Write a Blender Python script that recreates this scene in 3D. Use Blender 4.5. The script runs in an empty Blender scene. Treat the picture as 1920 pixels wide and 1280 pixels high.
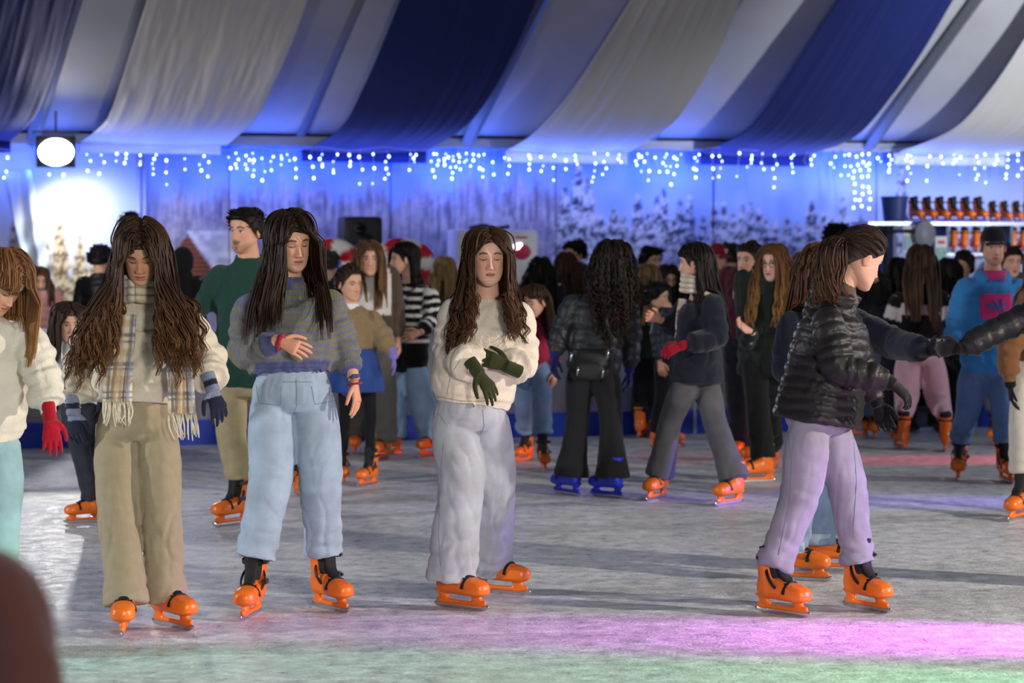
import bpy, math, random
import numpy as np
from mathutils import Vector, Matrix

# ------------------------------------------------------------------ camera, world, lights, exposure
scene = bpy.context.scene
C = bpy.context.scene.collection
F = 85.0 / 36.0 * 1920.0            # focal length in pixels of the 1920x1280 frame
CAM_H = 1.65
PITCH = math.atan((640 - 452) / F)
cam_d = bpy.data.cameras.new('camera'); cam = bpy.data.objects.new('camera', cam_d); C.objects.link(cam)
cam_d.lens = 85; cam_d.sensor_width = 36; cam_d.clip_end = 200
cam.location = (0, 0, CAM_H); cam.rotation_euler = (math.pi / 2 - PITCH, 0, 0)
cam_d.dof.use_dof = True; cam_d.dof.focus_distance = 10.8; cam_d.dof.aperture_fstop = 3.2
scene.camera = cam
vs = scene.view_settings
vs.view_transform = 'Standard'; vs.look = 'None'; vs.gamma = 1; vs.use_curve_mapping = False; vs.exposure = 0.0

world = bpy.data.worlds.new('world'); scene.world = world; world.use_nodes = True
world.node_tree.nodes['Background'].inputs[0].default_value = (0.62, 0.66, 0.78, 1)
world.node_tree.nodes['Background'].inputs[1].default_value = 0.17


def hx(h):
    h = h.lstrip('#')
    c = [int(h[i:i + 2], 16) / 255 for i in (0, 2, 4)]
    return np.array([x / 12.92 if x <= .04045 else ((x + .055) / 1.055) ** 2.4 for x in c])


def light(name, kind, loc, target, energy, col, size=.3, cone=60, blend=.4):
    l = bpy.data.lights.new(name, kind); l.energy = energy; l.color = col
    if kind == 'SPOT':
        l.spot_size = math.radians(cone); l.spot_blend = blend; l.shadow_soft_size = size
    elif kind == 'POINT':
        l.shadow_soft_size = size
    else:
        l.size = size
    o = bpy.data.objects.new(name, l); C.objects.link(o); o.location = loc
    d = Vector(target) - Vector(loc)
    o.rotation_euler = d.to_track_quat('-Z', 'Y').to_euler()
    return o


# rink floodlights on their masts (outside the frame), plus added fill lights marked per line
light('floodlight_right', 'SPOT', (9.0, 8.2, 3.2), (-.8, 11.2, .6), 2900, (1, .90, .77), .10, 75, .5)
light('floodlight_left', 'SPOT', (-9.2, 9.6, 3.1), (1.5, 12.0, .3), 1650, (.92, .95, 1), .10, 80, .5)
light('floodlight_far_right', 'SPOT', (10.5, 15.5, 3.3), (-1.5, 14.5, .3), 900, (.93, .93, 1), .12, 80, .5)
light('front_fill', 'AREA', (2.4, .3, 2.7), (0, 11.5, 1.0), 470, (1, .95, .88), 1.0)  # added soft fill for the faces, not a lamp of the tent
light('floodlight_roof_right', 'SPOT', (7.4, 20.5, 1.9), (6.4, 25.5, 3.9), 1700, (.88, .91, 1), .2, 72, .9)
light('floodlight_roof_left', 'SPOT', (-3.5, 15.0, 2.2), (-3.2, 25.0, 4.0), 170, (1, .95, .85), .25, 70, .8)
light('wall_fill_right', 'SPOT', (8.0, 19.5, 2.4), (1.6, 27.2, 1.7), 800, (.90, .92, 1), .3, 34, .9)  # added fill that brightens the backdrop from the right
light('wall_fill_left', 'SPOT', (-6.6, 17.5, 2.3), (-1.6, 26.5, 1.7), 620, (1, .95, .92), .3, 34, .9)  # added neutral fill for the left part of the backdrop
# coloured effect spots standing at the boards, raking over the ice
light('effect_spot_magenta', 'SPOT', (4.4, 9.72, .62), (2.1, 9.95, .0), 3000, (.90, .10, 1), .12, 23, 1.0)
light('effect_spot_violet', 'SPOT', (5.0, 10.75, .75), (1.3, 10.75, .38), 480, (.34, .14, 1), .08, 15, 1.0)
light('effect_spot_green', 'SPOT', (4.4, 8.75, .60), (.2, 9.15, -.02), 1050, (.10, 1, .22), .1, 19, 1.0)
light('effect_spot_teal', 'SPOT', (-4.4, 9.0, .6), (-1.6, 9.45, -.02), 260, (.05, 1, .65), .1, 22, 1.0)
light('effect_spot_blue', 'SPOT', (6.5, 15.0, .6), (2.4, 15.3, .0), 1500, (.2, .14, 1), .1, 17, 1.0)
light('effect_spot_red', 'SPOT', (6.9, 18.2, .6), (3.4, 18.2, .0), 1500, (1, .05, .09), .1, 17, 1.0)

# ------------------------------------------------------------------ pixel <-> world helpers
RC = np.array(cam.rotation_euler.to_matrix())
CP = np.array([0, 0, CAM_H])


def ray(px, py):
    return RC @ np.array([(px - 960) / F, -(py - 640) / F, -1.0])


def W(px, py, Y):
    r = ray(px, py); return CP + r * (Y / r[1])


def G(px, py, z=0.0):
    r = ray(px, py); return CP + r * ((z - CAM_H) / r[2])


def proj(P):
    q = (np.asarray(P) - CP) @ RC
    return 960 + F * q[..., 0] / -q[..., 2], 640 - F * q[..., 1] / -q[..., 2]


def nrm(v):
    v = np.asarray(v, float); return v / (np.linalg.norm(v, axis=-1, keepdims=True) + 1e-12)


# ------------------------------------------------------------------ object helpers
def mesh(name, v, quads=None, tris=None, smooth=True, col=None, uv=None):
    v = np.asarray(v, np.float32).reshape(-1, 3)
    q = np.asarray(quads if quads is not None and len(quads) else np.zeros((0, 4)), np.int32).reshape(-1, 4)
    t = np.asarray(tris if tris is not None and len(tris) else np.zeros((0, 3)), np.int32).reshape(-1, 3)
    me = bpy.data.meshes.new(name)
    loops = np.concatenate([q.ravel(), t.ravel()])
    me.vertices.add(len(v)); me.vertices.foreach_set('co', v.ravel())
    me.loops.add(len(loops)); me.loops.foreach_set('vertex_index', loops)
    n = len(q) + len(t); me.polygons.add(n)
    st = np.concatenate([np.arange(len(q)) * 4, len(q) * 4 + np.arange(len(t)) * 3]).astype(np.int32)
    me.polygons.foreach_set('loop_start', st)
    me.polygons.foreach_set('use_smooth', np.full(n, smooth))
    me.update(calc_edges=True); me.validate()
    if col is not None: setcol(me, col)
    if uv is not None:
        l = me.uv_layers.new(name='UVMap')
        idx = np.zeros(len(me.loops), np.int32); me.loops.foreach_get('vertex_index', idx)
        l.data.foreach_set('uv', np.asarray(uv, np.float32)[idx].ravel())
    return me


def setcol(me, col):
    a = me.color_attributes.new('Col', 'FLOAT_COLOR', 'POINT')
    c = np.ones((len(me.vertices), 4), np.float32); c[:, :3] = col
    a.data.foreach_set('color', c.ravel())


def obj(name, me, mat=None, parent=None, loc=None, rot=None):
    o = bpy.data.objects.new(name, me); C.objects.link(o)
    if mat is not None:
        if len(me.materials) == 0: me.materials.append(mat)
        elif me.materials[0] is not mat:
            o.material_slots[0].link = 'OBJECT'; o.material_slots[0].material = mat
    if parent is not None: o.parent = parent
    if loc is not None: o.location = loc
    if rot is not None: o.rotation_euler = rot
    return o


def tag(o, label=None, cat=None, group=None, kind=None):
    if label: o['label'] = label
    if cat: o['category'] = cat
    if group: o['group'] = group
    if kind: o['kind'] = kind
    return o


def empty(name, loc, label, cat, group=None, rz=0):
    o = bpy.data.objects.new(name, None); C.objects.link(o); o.location = loc; o.rotation_euler = (0, 0, rz)
    o.empty_display_size = .1
    return tag(o, label, cat, group)


class MB:
    """collects pieces (verts, quads, tris, colours, uvs)"""
    def __init__(s): s.v = []; s.q = []; s.t = []; s.c = []; s.u = []; s.n = 0

    def add(s, v, q=None, t=None, c=None, u=None):
        v = np.asarray(v, float).reshape(-1, 3)
        if q is not None and len(q): s.q.append(np.asarray(q) + s.n)
        if t is not None and len(t): s.t.append(np.asarray(t) + s.n)
        s.v.append(v)
        cc = np.ones((len(v), 3)); cc[:] = (1, 1, 1) if c is None else c; s.c.append(cc)
        s.u.append(np.zeros((len(v), 2)) if u is None else u)
        s.n += len(v); return s

    def arr(s):
        return (np.concatenate(s.v), np.concatenate(s.q) if s.q else None, np.concatenate(s.t) if s.t else None)

    def mesh(s, name, smooth=True, col=False, uv=False):
        v, q, t = s.arr()
        return mesh(name, v, q, t, smooth, np.concatenate(s.c) if col else None, np.concatenate(s.u) if uv else None)

    def box(s, lo, hi, M=None, c=None):
        lo = np.asarray(lo, float); hi = np.asarray(hi, float)
        v = np.array([[(lo, hi)[i][0], (lo, hi)[j][1], (lo, hi)[k][2]] for i in (0, 1) for j in (0, 1) for k in (0, 1)])
        if M is not None: v = v @ np.array(M)[:3, :3].T + np.array(M)[:3, 3]
        q = [[0, 1, 3, 2], [4, 6, 7, 5], [0, 4, 5, 1], [2, 3, 7, 6], [0, 2, 6, 4], [1, 5, 7, 3]]
        return s.add(v, q, None, c)


def spline(P, n):
    """Catmull-Rom through rows of P (any number of columns), n samples, even in control-chord length of the first three"""
    P = np.asarray(P, float)
    if len(P) == 2:
        t = np.linspace(0, 1, n)[:, None]; return P[0] * (1 - t) + P[1] * t
    d = np.linalg.norm(np.diff(P[:, :3], axis=0), axis=1) + 1e-6
    s = np.concatenate([[0], np.cumsum(d)]); x = np.linspace(0, s[-1], n)
    m = np.zeros_like(P)
    m[1:-1] = (P[2:] - P[:-2]) / (s[2:] - s[:-2])[:, None]
    m[0] = (P[1] - P[0]) / d[0]; m[-1] = (P[-1] - P[-2]) / d[-1]
    i = np.clip(np.searchsorted(s, x, side='right') - 1, 0, len(d) - 1)
    h = d[i][:, None]; t = ((x - s[i]) / d[i])[:, None]
    return ((2 * t**3 - 3 * t**2 + 1) * P[i] + (t**3 - 2 * t**2 + t) * h * m[i] + (-2 * t**3 + 3 * t**2) * P[i + 1] + (t**3 - t**2) * h * m[i + 1])


def loft(P, A, B, ref, seg=20, fold=None, expo=2.0, cap=True, uref=None):
    """tube along P (n,3) with half axes A (along ref) and B; fold(s, ang)->radial offset in metres"""
    P = np.asarray(P, float); n = len(P)
    A = np.broadcast_to(np.asarray(A, float), (n,)); B = np.broadcast_to(np.asarray(B, float), (n,))
    T = np.gradient(P, axis=0); T = nrm(T)
    R = np.broadcast_to(np.asarray(ref, float), (n, 3))
    U = nrm(R - (R * T).sum(1, keepdims=True) * T); V = np.cross(T, U)
    a = np.linspace(0, 2 * np.pi, seg, endpoint=False)
    ca, sa = np.cos(a), np.sin(a)
    if expo != 2.0:
        ca = np.sign(ca) * abs(ca) ** (2 / expo); sa = np.sign(sa) * abs(sa) ** (2 / expo)
    s = np.concatenate([[0], np.cumsum(np.linalg.norm(np.diff(P, axis=0), axis=1))])
    off = fold(s[:, None], a[None, :]) if fold is not None else 0
    X = A[:, None] * ca + off * ca; Yv = B[:, None] * sa + off * sa
    v = P[:, None] + U[:, None] * X[..., None] + V[:, None] * Yv[..., None]
    v = v.reshape(-1, 3)
    k = np.arange(n - 1)[:, None] * seg; j = np.arange(seg)[None]; j2 = (j + 1) % seg
    q = np.stack([k + j, k + j2, k + seg + j2, k + seg + j], -1).reshape(-1, 4)
    uv = np.stack(np.broadcast_arrays((a / (2 * np.pi))[None, :], s[:, None]), -1).reshape(-1, 2)
    t = None
    if cap:
        v = np.concatenate([v, P[:1], P[-1:]]); uv = np.concatenate([uv, [[0, 0]], [[0, s[-1]]]])
        jj = np.arange(seg); b = n * seg
        t = np.concatenate([np.stack([np.full(seg, b), (jj + 1) % seg, jj], 1),
                            np.stack([np.full(seg, b + 1), (n - 1) * seg + jj, (n - 1) * seg + (jj + 1) % seg], 1)])
    return v, q, t, uv


def tube(P, r, seg=8, ref=None, n=None):
    P = np.asarray(P, float)
    r = np.broadcast_to(np.asarray(r, float), (len(P),))
    if n: S = spline(np.column_stack([P, r]), n); P, r = S[:, :3], S[:, 3]
    if ref is None:
        d = nrm(P[-1] - P[0]); ref = (0, 0, 1) if abs(d[2]) < .8 else (0, 1, 0)
    return loft(P, r, r, ref, seg)


def put(mb, L, c=None): return mb.add(L[0], L[1], L[2], c, L[3])


def ellipsoid(c, r, R=None, nu=14, nv=10):
    th = np.linspace(0, np.pi, nv + 1); z = -np.cos(th) * r[2]
    P = np.column_stack([np.zeros(nv + 1), np.zeros(nv + 1), z])
    s = np.maximum(np.sin(th), 1e-3)
    v, q, t, u = loft(P, r[0] * s, r[1] * s, (1, 0, 0), nu)
    if R is not None: v = v @ np.asarray(R).T
    return v + np.asarray(c), q, t, u


_tmp = []
def bake(mb, voxel, smooth=3, name='m', fac=.5):
    me = mb.mesh('tmp'); o = bpy.data.objects.new('tmp', me); C.objects.link(o)
    r = o.modifiers.new('r', 'REMESH'); r.mode = 'VOXEL'; r.voxel_size = voxel; r.use_smooth_shade = True
    if smooth:
        s = o.modifiers.new('s', 'SMOOTH'); s.iterations = smooth; s.factor = fac
    dg = bpy.context.evaluated_depsgraph_get()
    out = bpy.data.meshes.new_from_object(o.evaluated_get(dg)); out.name = name
    bpy.data.objects.remove(o); bpy.data.meshes.remove(me)
    return out


def getv(me):
    v = np.zeros(len(me.vertices) * 3, np.float32); me.vertices.foreach_get('co', v); return v.reshape(-1, 3).astype(float)


def getn(me):
    v = np.zeros(len(me.vertices) * 3, np.float32); me.vertices.foreach_get('normal', v); return v.reshape(-1, 3).astype(float)


def setv(me, v): me.vertices.foreach_set('co', v.astype(np.float32).ravel()); me.update()


def vnoise(p, seed=0):
    """value noise in -1..1 of points (n,3)"""
    p = np.asarray(p, float); i = np.floor(p).astype(np.int64); f = p - i; f = f * f * (3 - 2 * f)
    out = 0
    for dx in (0, 1):
        for dy in (0, 1):
            for dz in (0, 1):
                h = ((i[:, 0] + dx) * 73856093) ^ ((i[:, 1] + dy) * 19349663) ^ ((i[:, 2] + dz) * 83492791) ^ (seed * 2654435761)
                h = (h ^ (h >> 13)) * 1274126177; h = (h ^ (h >> 16)) & 0xffff
                w = (f[:, 0] if dx else 1 - f[:, 0]) * (f[:, 1] if dy else 1 - f[:, 1]) * (f[:, 2] if dz else 1 - f[:, 2])
                out = out + w * (h / 32767.5 - 1)
    return out


# ------------------------------------------------------------------ materials
MATS = {}
def mat(name, base=None, rough=.8, metal=0, emit=None, estr=0, spec=.4, sheen=0, attr=False, var=.0, vscale=30, bump=0, bscale=200, sss=0, stretch=None, coat=0, alpha=None, trans=0):
    if name in MATS: return MATS[name]
    m = bpy.data.materials.new(name); m.use_nodes = True; N = m.node_tree.nodes; L = m.node_tree.links
    b = N['Principled BSDF']; b.inputs['Roughness'].default_value = rough; b.inputs['Metallic'].default_value = metal
    b.inputs['Specular IOR Level'].default_value = spec
    if sheen: b.inputs['Sheen Weight'].default_value = sheen; b.inputs['Sheen Roughness'].default_value = .5
    if coat: b.inputs['Coat Weight'].default_value = coat
    if trans: b.inputs['Transmission Weight'].default_value = trans
    if sss: b.inputs['Subsurface Weight'].default_value = sss; b.inputs['Subsurface Radius'].default_value = (.012, .005, .003); b.inputs['Subsurface Scale'].default_value = 1
    src = None
    if attr:
        a = N.new('ShaderNodeVertexColor'); a.layer_name = 'Col'; src = a.outputs[0]
    elif base is not None:
        c = hx(base) if isinstance(base, str) else np.array(base)
        b.inputs['Base Color'].default_value = (*c, 1)
        if var:
            r = N.new('ShaderNodeRGB'); r.outputs[0].default_value = (*c, 1); src = r.outputs[0]
    tc = N.new('ShaderNodeTexCoord'); mp = N.new('ShaderNodeMapping'); L.new(tc.outputs['Object'], mp.inputs[0])
    if stretch: mp.inputs['Scale'].default_value = stretch
    if var and src is not None:
        nz = N.new('ShaderNodeTexNoise'); nz.inputs['Scale'].default_value = vscale; nz.inputs['Detail'].default_value = 4
        L.new(mp.outputs[0], nz.inputs[0])
        mr = N.new('ShaderNodeMapRange'); mr.inputs[1].default_value = .3; mr.inputs[2].default_value = .7
        mr.inputs[3].default_value = 1 - var; mr.inputs[4].default_value = 1 + var; L.new(nz.outputs[0], mr.inputs[0])
        mx = N.new('ShaderNodeVectorMath'); mx.operation = 'SCALE'; L.new(src, mx.inputs[0]); L.new(mr.outputs[0], mx.inputs['Scale'])
        src = mx.outputs[0]
    if src is not None: L.new(src, b.inputs['Base Color'])
    if bump:
        nz = N.new('ShaderNodeTexNoise'); nz.inputs['Scale'].default_value = bscale; nz.inputs['Detail'].default_value = 3
        L.new(mp.outputs[0], nz.inputs[0])
        bp = N.new('ShaderNodeBump'); bp.inputs['Strength'].default_value = bump; bp.inputs['Distance'].default_value = .01
        L.new(nz.outputs[0], bp.inputs['Height']); L.new(bp.outputs[0], b.inputs['Normal'])
    if emit is not None:
        c = hx(emit) if isinstance(emit, str) else emit
        b.inputs['Emission Color'].default_value = (*c, 1); b.inputs['Emission Strength'].default_value = estr
    MATS[name] = m; return m


def cloth(hexc, kind='plain'):
    k = f'{kind}_{hexc}'
    if kind == 'denim': return mat(k, hexc, .88, var=.16, vscale=9, bump=.25, bscale=260, sheen=.08, spec=.2)
    if kind == 'knit': return mat(k, hexc, .95, var=.10, vscale=60, bump=.5, bscale=170, sheen=.15, spec=.15)
    if kind == 'fleece': return mat(k, hexc, .95, var=.05, vscale=22, bump=.35, bscale=140, sheen=.2, spec=.15)
    if kind == 'puffer': return mat(k, hexc, .48, var=.10, vscale=14, bump=.2, bscale=60, spec=.35)
    if kind == 'leather': return mat(k, hexc, .38, var=.1, vscale=30, bump=.2, bscale=200, spec=.5)
    return mat(k, hexc, .85, var=.06, vscale=25, bump=.25, bscale=220, sheen=.08, spec=.25)


M_SKIN = mat('skin', attr=True, rough=.5, spec=.35, sss=.12, var=.03, vscale=60)
M_HAIR = mat('hair', attr=True, rough=.56, spec=.22)
M_PATTERN = mat('patterned_knit', attr=True, rough=.95, bump=.5, bscale=170, sheen=.12, spec=.15, var=.08, vscale=70)
M_ORANGE = mat('orange_plastic', '#ef7419', .34, var=.05, vscale=20, spec=.5)
M_BLUEP = mat('blue_plastic', '#2334c8', .34, var=.05, vscale=20, spec=.5)
M_BLACK = mat('black_liner', '#17161a', .7, bump=.3, bscale=150)
M_STRAP = mat('black_strap', '#0e0e10', .5)
M_STEEL = mat('steel', '#c9ccd0', .22, metal=1)
M_BUCKLE = mat('buckle', '#2a2a2d', .3, spec=.6)
M_ALU = mat('aluminium', '#8b8e92', .45, metal=.5)
M_WIRE = mat('pale_wire', '#c9ccd8', .5)
# ------------------------------------------------------------------ the setting
TAN = .28                                   # the tent stands a little turned to the camera
UX = nrm([1, TAN, 0]); NX = nrm([TAN, -1, 0])   # along the back wall, and from the wall towards the rink
WALL0, BAR0 = 27.0, 20.3
def line_Y(px, y0): return y0 / (1 - TAN * (px - 960) / F)
def WP(px, py, toward=0.0, y0=WALL0):
    """point over pixel px,py on the vertical plane parallel to the back wall, 'toward' metres nearer"""
    k = toward * math.sqrt(1 + TAN * TAN)
    return W(px, py, line_Y(px, y0 - k))
def WG(px, z, toward=0.0, y0=WALL0):
    k = toward * math.sqrt(1 + TAN * TAN); Y = line_Y(px, y0 - k)
    return np.array([(px - 960) / F * Y * 1.0, Y, z])
ROTW = math.atan(TAN)
EAVE = 2.70

# ice
def ice_material():
    m = bpy.data.materials.new('ice'); m.use_nodes = True; N = m.node_tree.nodes; L = m.node_tree.links
    b = N['Principled BSDF']; tc = N.new('ShaderNodeTexCoord')
    def noise(scale, detail=4, rough=.5, st=None, dist=0):
        n = N.new('ShaderNodeTexNoise'); n.inputs['Scale'].default_value = scale; n.inputs['Detail'].default_value = detail
        n.inputs['Roughness'].default_value = rough; n.inputs['Distortion'].default_value = dist
        if st:
            mp = N.new('ShaderNodeMapping'); mp.inputs['Scale'].default_value = st[:3]; mp.inputs['Rotation'].default_value = (0, 0, st[3])
            L.new(tc.outputs['Object'], mp.inputs[0]); L.new(mp.outputs[0], n.inputs[0])
        else: L.new(tc.outputs['Object'], n.inputs[0])
        return n.outputs[0]
    def rng(x, a, bb, c, d):
        r = N.new('ShaderNodeMapRange'); r.inputs[1].default_value = a; r.inputs[2].default_value = bb; r.inputs[3].default_value = c; r.inputs[4].default_value = d
        L.new(x, r.inputs[0]); return r.outputs[0]
    def math_(op, x, y):
        q = N.new('ShaderNodeMath'); q.operation = op
        for i, k in enumerate((x, y)):
            if isinstance(k, (int, float)): q.inputs[i].default_value = k
            else: L.new(k, q.inputs[i])
        return q.outputs[0]
    big = noise(1.1, 4, .6); snow = noise(9, 8, .78); crumb = noise(55, 3, .6)
    # skate scratches: thin stretched noise ridges in several directions
    sc = None
    for a, s in ((.2, 1), (1.1, 1.3), (2.0, .9), (2.7, 1.2)):
        n = noise(3.0 * s, 2, .4, (1, 14, 1, a), .25)
        r = rng(math_('ABSOLUTE', math_('SUBTRACT', n, .5), 0), .0, .012, 1, 0)
        sc = r if sc is None else math_('MAXIMUM', sc, r)
    crack = N.new('ShaderNodeTexVoronoi'); crack.feature = 'DISTANCE_TO_EDGE'; crack.inputs['Scale'].default_value = 1.6
    wm = N.new('ShaderNodeVectorMath'); wm.operation = 'ADD'
    wn = N.new('ShaderNodeTexNoise'); wn.inputs['Scale'].default_value = 4; wn.inputs['Detail'].default_value = 5
    L.new(tc.outputs['Object'], wn.inputs[0]); L.new(tc.outputs['Object'], wm.inputs[0]); L.new(wn.outputs[1], wm.inputs[1]); L.new(wm.outputs[0], crack.inputs[0])
    ck = rng(crack.outputs[0], 0, .008, 1, 0)
    val = math_('ADD', rng(snow, .38, .62, .50, .90), rng(big, .3, .7, -.07, .07))
    val = math_('ADD', val, rng(crumb, .58, .70, 0, .28))
    val = math_('ADD', val, math_('MULTIPLY', sc, .08))
    val = math_('SUBTRACT', val, math_('MULTIPLY', ck, .16))
    cc = N.new('ShaderNodeCombineColor')
    L.new(math_('MULTIPLY', val, .96), cc.inputs[0]); L.new(math_('MULTIPLY', val, .985), cc.inputs[1]); L.new(math_('MULTIPLY', val, 1.03), cc.inputs[2])
    L.new(cc.outputs[0], b.inputs['Base Color'])
    L.new(rng(snow, .35, .6, .22, .55), b.inputs['Roughness'])
    b.inputs['Specular IOR Level'].default_value = .45
    h = math_('ADD', math_('MULTIPLY', snow, .5), math_('ADD', math_('MULTIPLY', crumb, .55), math_('MULTIPLY', sc, -.22)))
    bp = N.new('ShaderNodeBump'); bp.inputs['Strength'].default_value = .8; bp.inputs['Distance'].default_value = .025
    L.new(h, bp.inputs['Height']); L.new(bp.outputs[0], b.inputs['Normal'])
    return m

def quadmesh(name, pts): return mesh(name, pts, [[0, 1, 2, 3]], None, False)
def bl(x, off=0): return BAR0 + TAN * x + off
mb = MB(); mb.box((-14, 1, -.06), (14, 2, 0))
v = [[-14, 1.0, 0], [14, 1.0, 0], [14, bl(14, .06), 0], [-14, bl(-14, .06), 0]]
v2 = [[a, b_, -.06] for a, b_, _ in v]
tag(obj('floor', mesh('floor', v + v2, [[0, 1, 2, 3], [4, 7, 6, 5], [0, 4, 5, 1], [1, 5, 6, 2], [2, 6, 7, 3], [3, 7, 4, 0]], None, False), ice_material()),
    'scratched grey white rink ice across the foreground', None, None, 'structure')
v = [[-14, bl(-14, .08), -.002], [14, bl(14, .08), -.002], [14, bl(14, 9), -.002], [-14, bl(-14, 9), -.002]]
v2 = [[a, b_, -.06] for a, b_, _ in v]
tag(obj('floor_mat', mesh('floor_mat', v + v2, [[0, 1, 2, 3], [4, 7, 6, 5], [0, 4, 5, 1], [1, 5, 6, 2], [2, 6, 7, 3], [3, 7, 4, 0]], None, False), mat('rubber_mat', '#26262b', .9, bump=.3, bscale=90)),
    'dark rubber matting outside the rink boards', None, None, 'structure')

# ---- back wall with printed winter panels
def lin(a, b, t): t = np.clip(t, 0, 1)[..., None]; return np.asarray(a) * (1 - t) + np.asarray(b) * t
def sst(a, b, x): t = np.clip((x - a) / (b - a), 0, 1); return t * t * (3 - 2 * t)
rng0 = np.random.default_rng(5)
CONIF = [(1085, 305, 42, 240), (1060, 350, 34, 200), (1150, 385, 20, 110), (1168, 395, 20, 110), (1196, 360, 26, 160), (1232, 365, 24, 150), (1244, 352, 24, 160),
         (1275, 372, 20, 130), (1292, 360, 24, 150), (1318, 400, 18, 100), (1340, 378, 18, 130), (1357, 375, 18, 130), (1392, 380, 17, 120), (1408, 376, 17, 120), (1422, 385, 18, 110),
         (1455, 412, 18, 90), (1476, 405, 20, 100), (1496, 415, 18, 90), (1522, 375, 30, 150), (1545, 395, 24, 120), (1580, 370, 26, 150), (1615, 400, 24, 120), (1690, 310, 26, 190), (1880, 370, 22, 120), (1830, 395, 20, 110),
         (1100, 330, 40, 220), (1125, 400, 30, 110), (1262, 405, 25, 90), (1215, 400, 25, 100), (1437, 410, 22, 90), (1375, 400, 20, 100), (1560, 410, 25, 100)]
GOLD = [(112, 400, 26, 150), (150, 440, 22, 110), (180, 455, 20, 90), (86, 430, 16, 110), (25, 410, 20, 140), (60, 440, 16, 100), (210, 470, 18, 80)]
def backdrop_paint(P):
    px, py = proj(P); n = len(P)
    Q = np.column_stack([px * .02, py * .02, np.zeros(n)])
    f1 = vnoise(Q * 1.3, 1); f2 = vnoise(Q * 4.5, 2); f3 = vnoise(Q * 11, 3)
    streak = vnoise(np.column_stack([px * .16 + f1 * .8, py * .018, np.zeros(n)]), 4) * .6 + vnoise(np.column_stack([px * .33, py * .03, np.zeros(n)]), 5) * .5
    sky = lin(hx('#5f8ae0'), hx('#b9cdf0'), (py - 270) / 190 + f1 * .18)
    sky = lin(sky, np.broadcast_to(hx('#dfe6f2'), sky.shape), sst(330, 120, px) * .85)
    sky = lin(sky, np.broadcast_to(hx('#e4ecfa'), sky.shape), sst(1480, 1640, px) * .55 * sst(300, 380, py))
    c = sky
    # bare frosted wood
    top = 352 + 20 * vnoise(np.column_stack([px * .03, px * 0, px * 0]), 7) + 16 * vnoise(np.column_stack([px * .11, px * 0, px * 0]), 8)
    top = top - 30 * sst(820, 900, px) * sst(1060, 980, px)
    wood = lin(hx('#6f6880'), hx('#c3bccb'), .5 + streak * .62 + f2 * .22 + f3 * .2)
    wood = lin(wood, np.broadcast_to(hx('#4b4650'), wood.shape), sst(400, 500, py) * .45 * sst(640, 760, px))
    m = sst(-8, 34, py - top + f3 * 14) * sst(250, 300, px) * sst(1130, 1080, px + f2 * 12)
    c = lin(c, wood, m * .92)
    tr = np.zeros(n)
    for tx in (735, 850, 905, 560, 640, 1005, 960, 470):
        tr = np.maximum(tr, sst(6, 2, abs(px - tx - f1 * 9 - (py - 400) * .04)) * sst(top.min(), 380, py))
    c = lin(c, np.broadcast_to(hx('#4d4553'), c.shape), tr * .55 * m)
    # snowy ground mist
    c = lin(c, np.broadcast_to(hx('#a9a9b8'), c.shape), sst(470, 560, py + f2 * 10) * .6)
    def trees(c, T, dark, pale, seed):
        for k, (tx, ty, w, h) in enumerate(sorted(T, key=lambda t: t[1] + t[3] * .2)):
            t = (py - ty) / h
            half = w * np.clip(t, 0, 1) ** .75 * (.72 + .28 * np.abs(np.sin(t * 26 + k)) + f3 * .35) + 1.5
            mm = sst(3, -3, abs(px - tx) - half) * sst(-.01, .02, t)
            body = lin(dark, pale, .52 + f3 * .75 + f2 * .25 + .35 * np.sin(t * 30 + abs(px - tx) * .12 + k) - .15 * sst(0, 1, (px - tx) / w) + .12 * ((k * 7) % 3 - 1))
            c = lin(c, body, mm)
        return c
    c = trees(c, CONIF, hx('#343a5c'), hx('#cfd4e6'), 1)
    c = lin(c, lin(hx('#5b5f78'), hx('#c2c6d6'), .5 + f3 * .6 + f2 * .4), sst(440, 480, py + f2 * 14) * sst(1020, 1080, px) * sst(1650, 1600, px) * .85)
    c = trees(c, GOLD, hx('#6d5430'), hx('#e0d3b0'), 2)
    # snow covered cabin
    gx = (px > 312) & (px < 402) & (py > 438) & (py - 438 > abs(px - 352) * 1.45) & (py < 545)
    plank = .5 + .5 * np.sin(py * .75)
    c[gx] = lin(hx('#5a2f22'), hx('#93583f'), plank)[gx]
    rf = (py > 432) & (px > 350 + 0 * px) & (px < 470) & (py - 436 < (px - 352) * 1.45) & (py < 515)
    c[rf] = lin(hx('#b9bccb'), hx('#e3e5ee'), .5 + f2)[rf]
    return np.clip(c, 0, 1)

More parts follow.
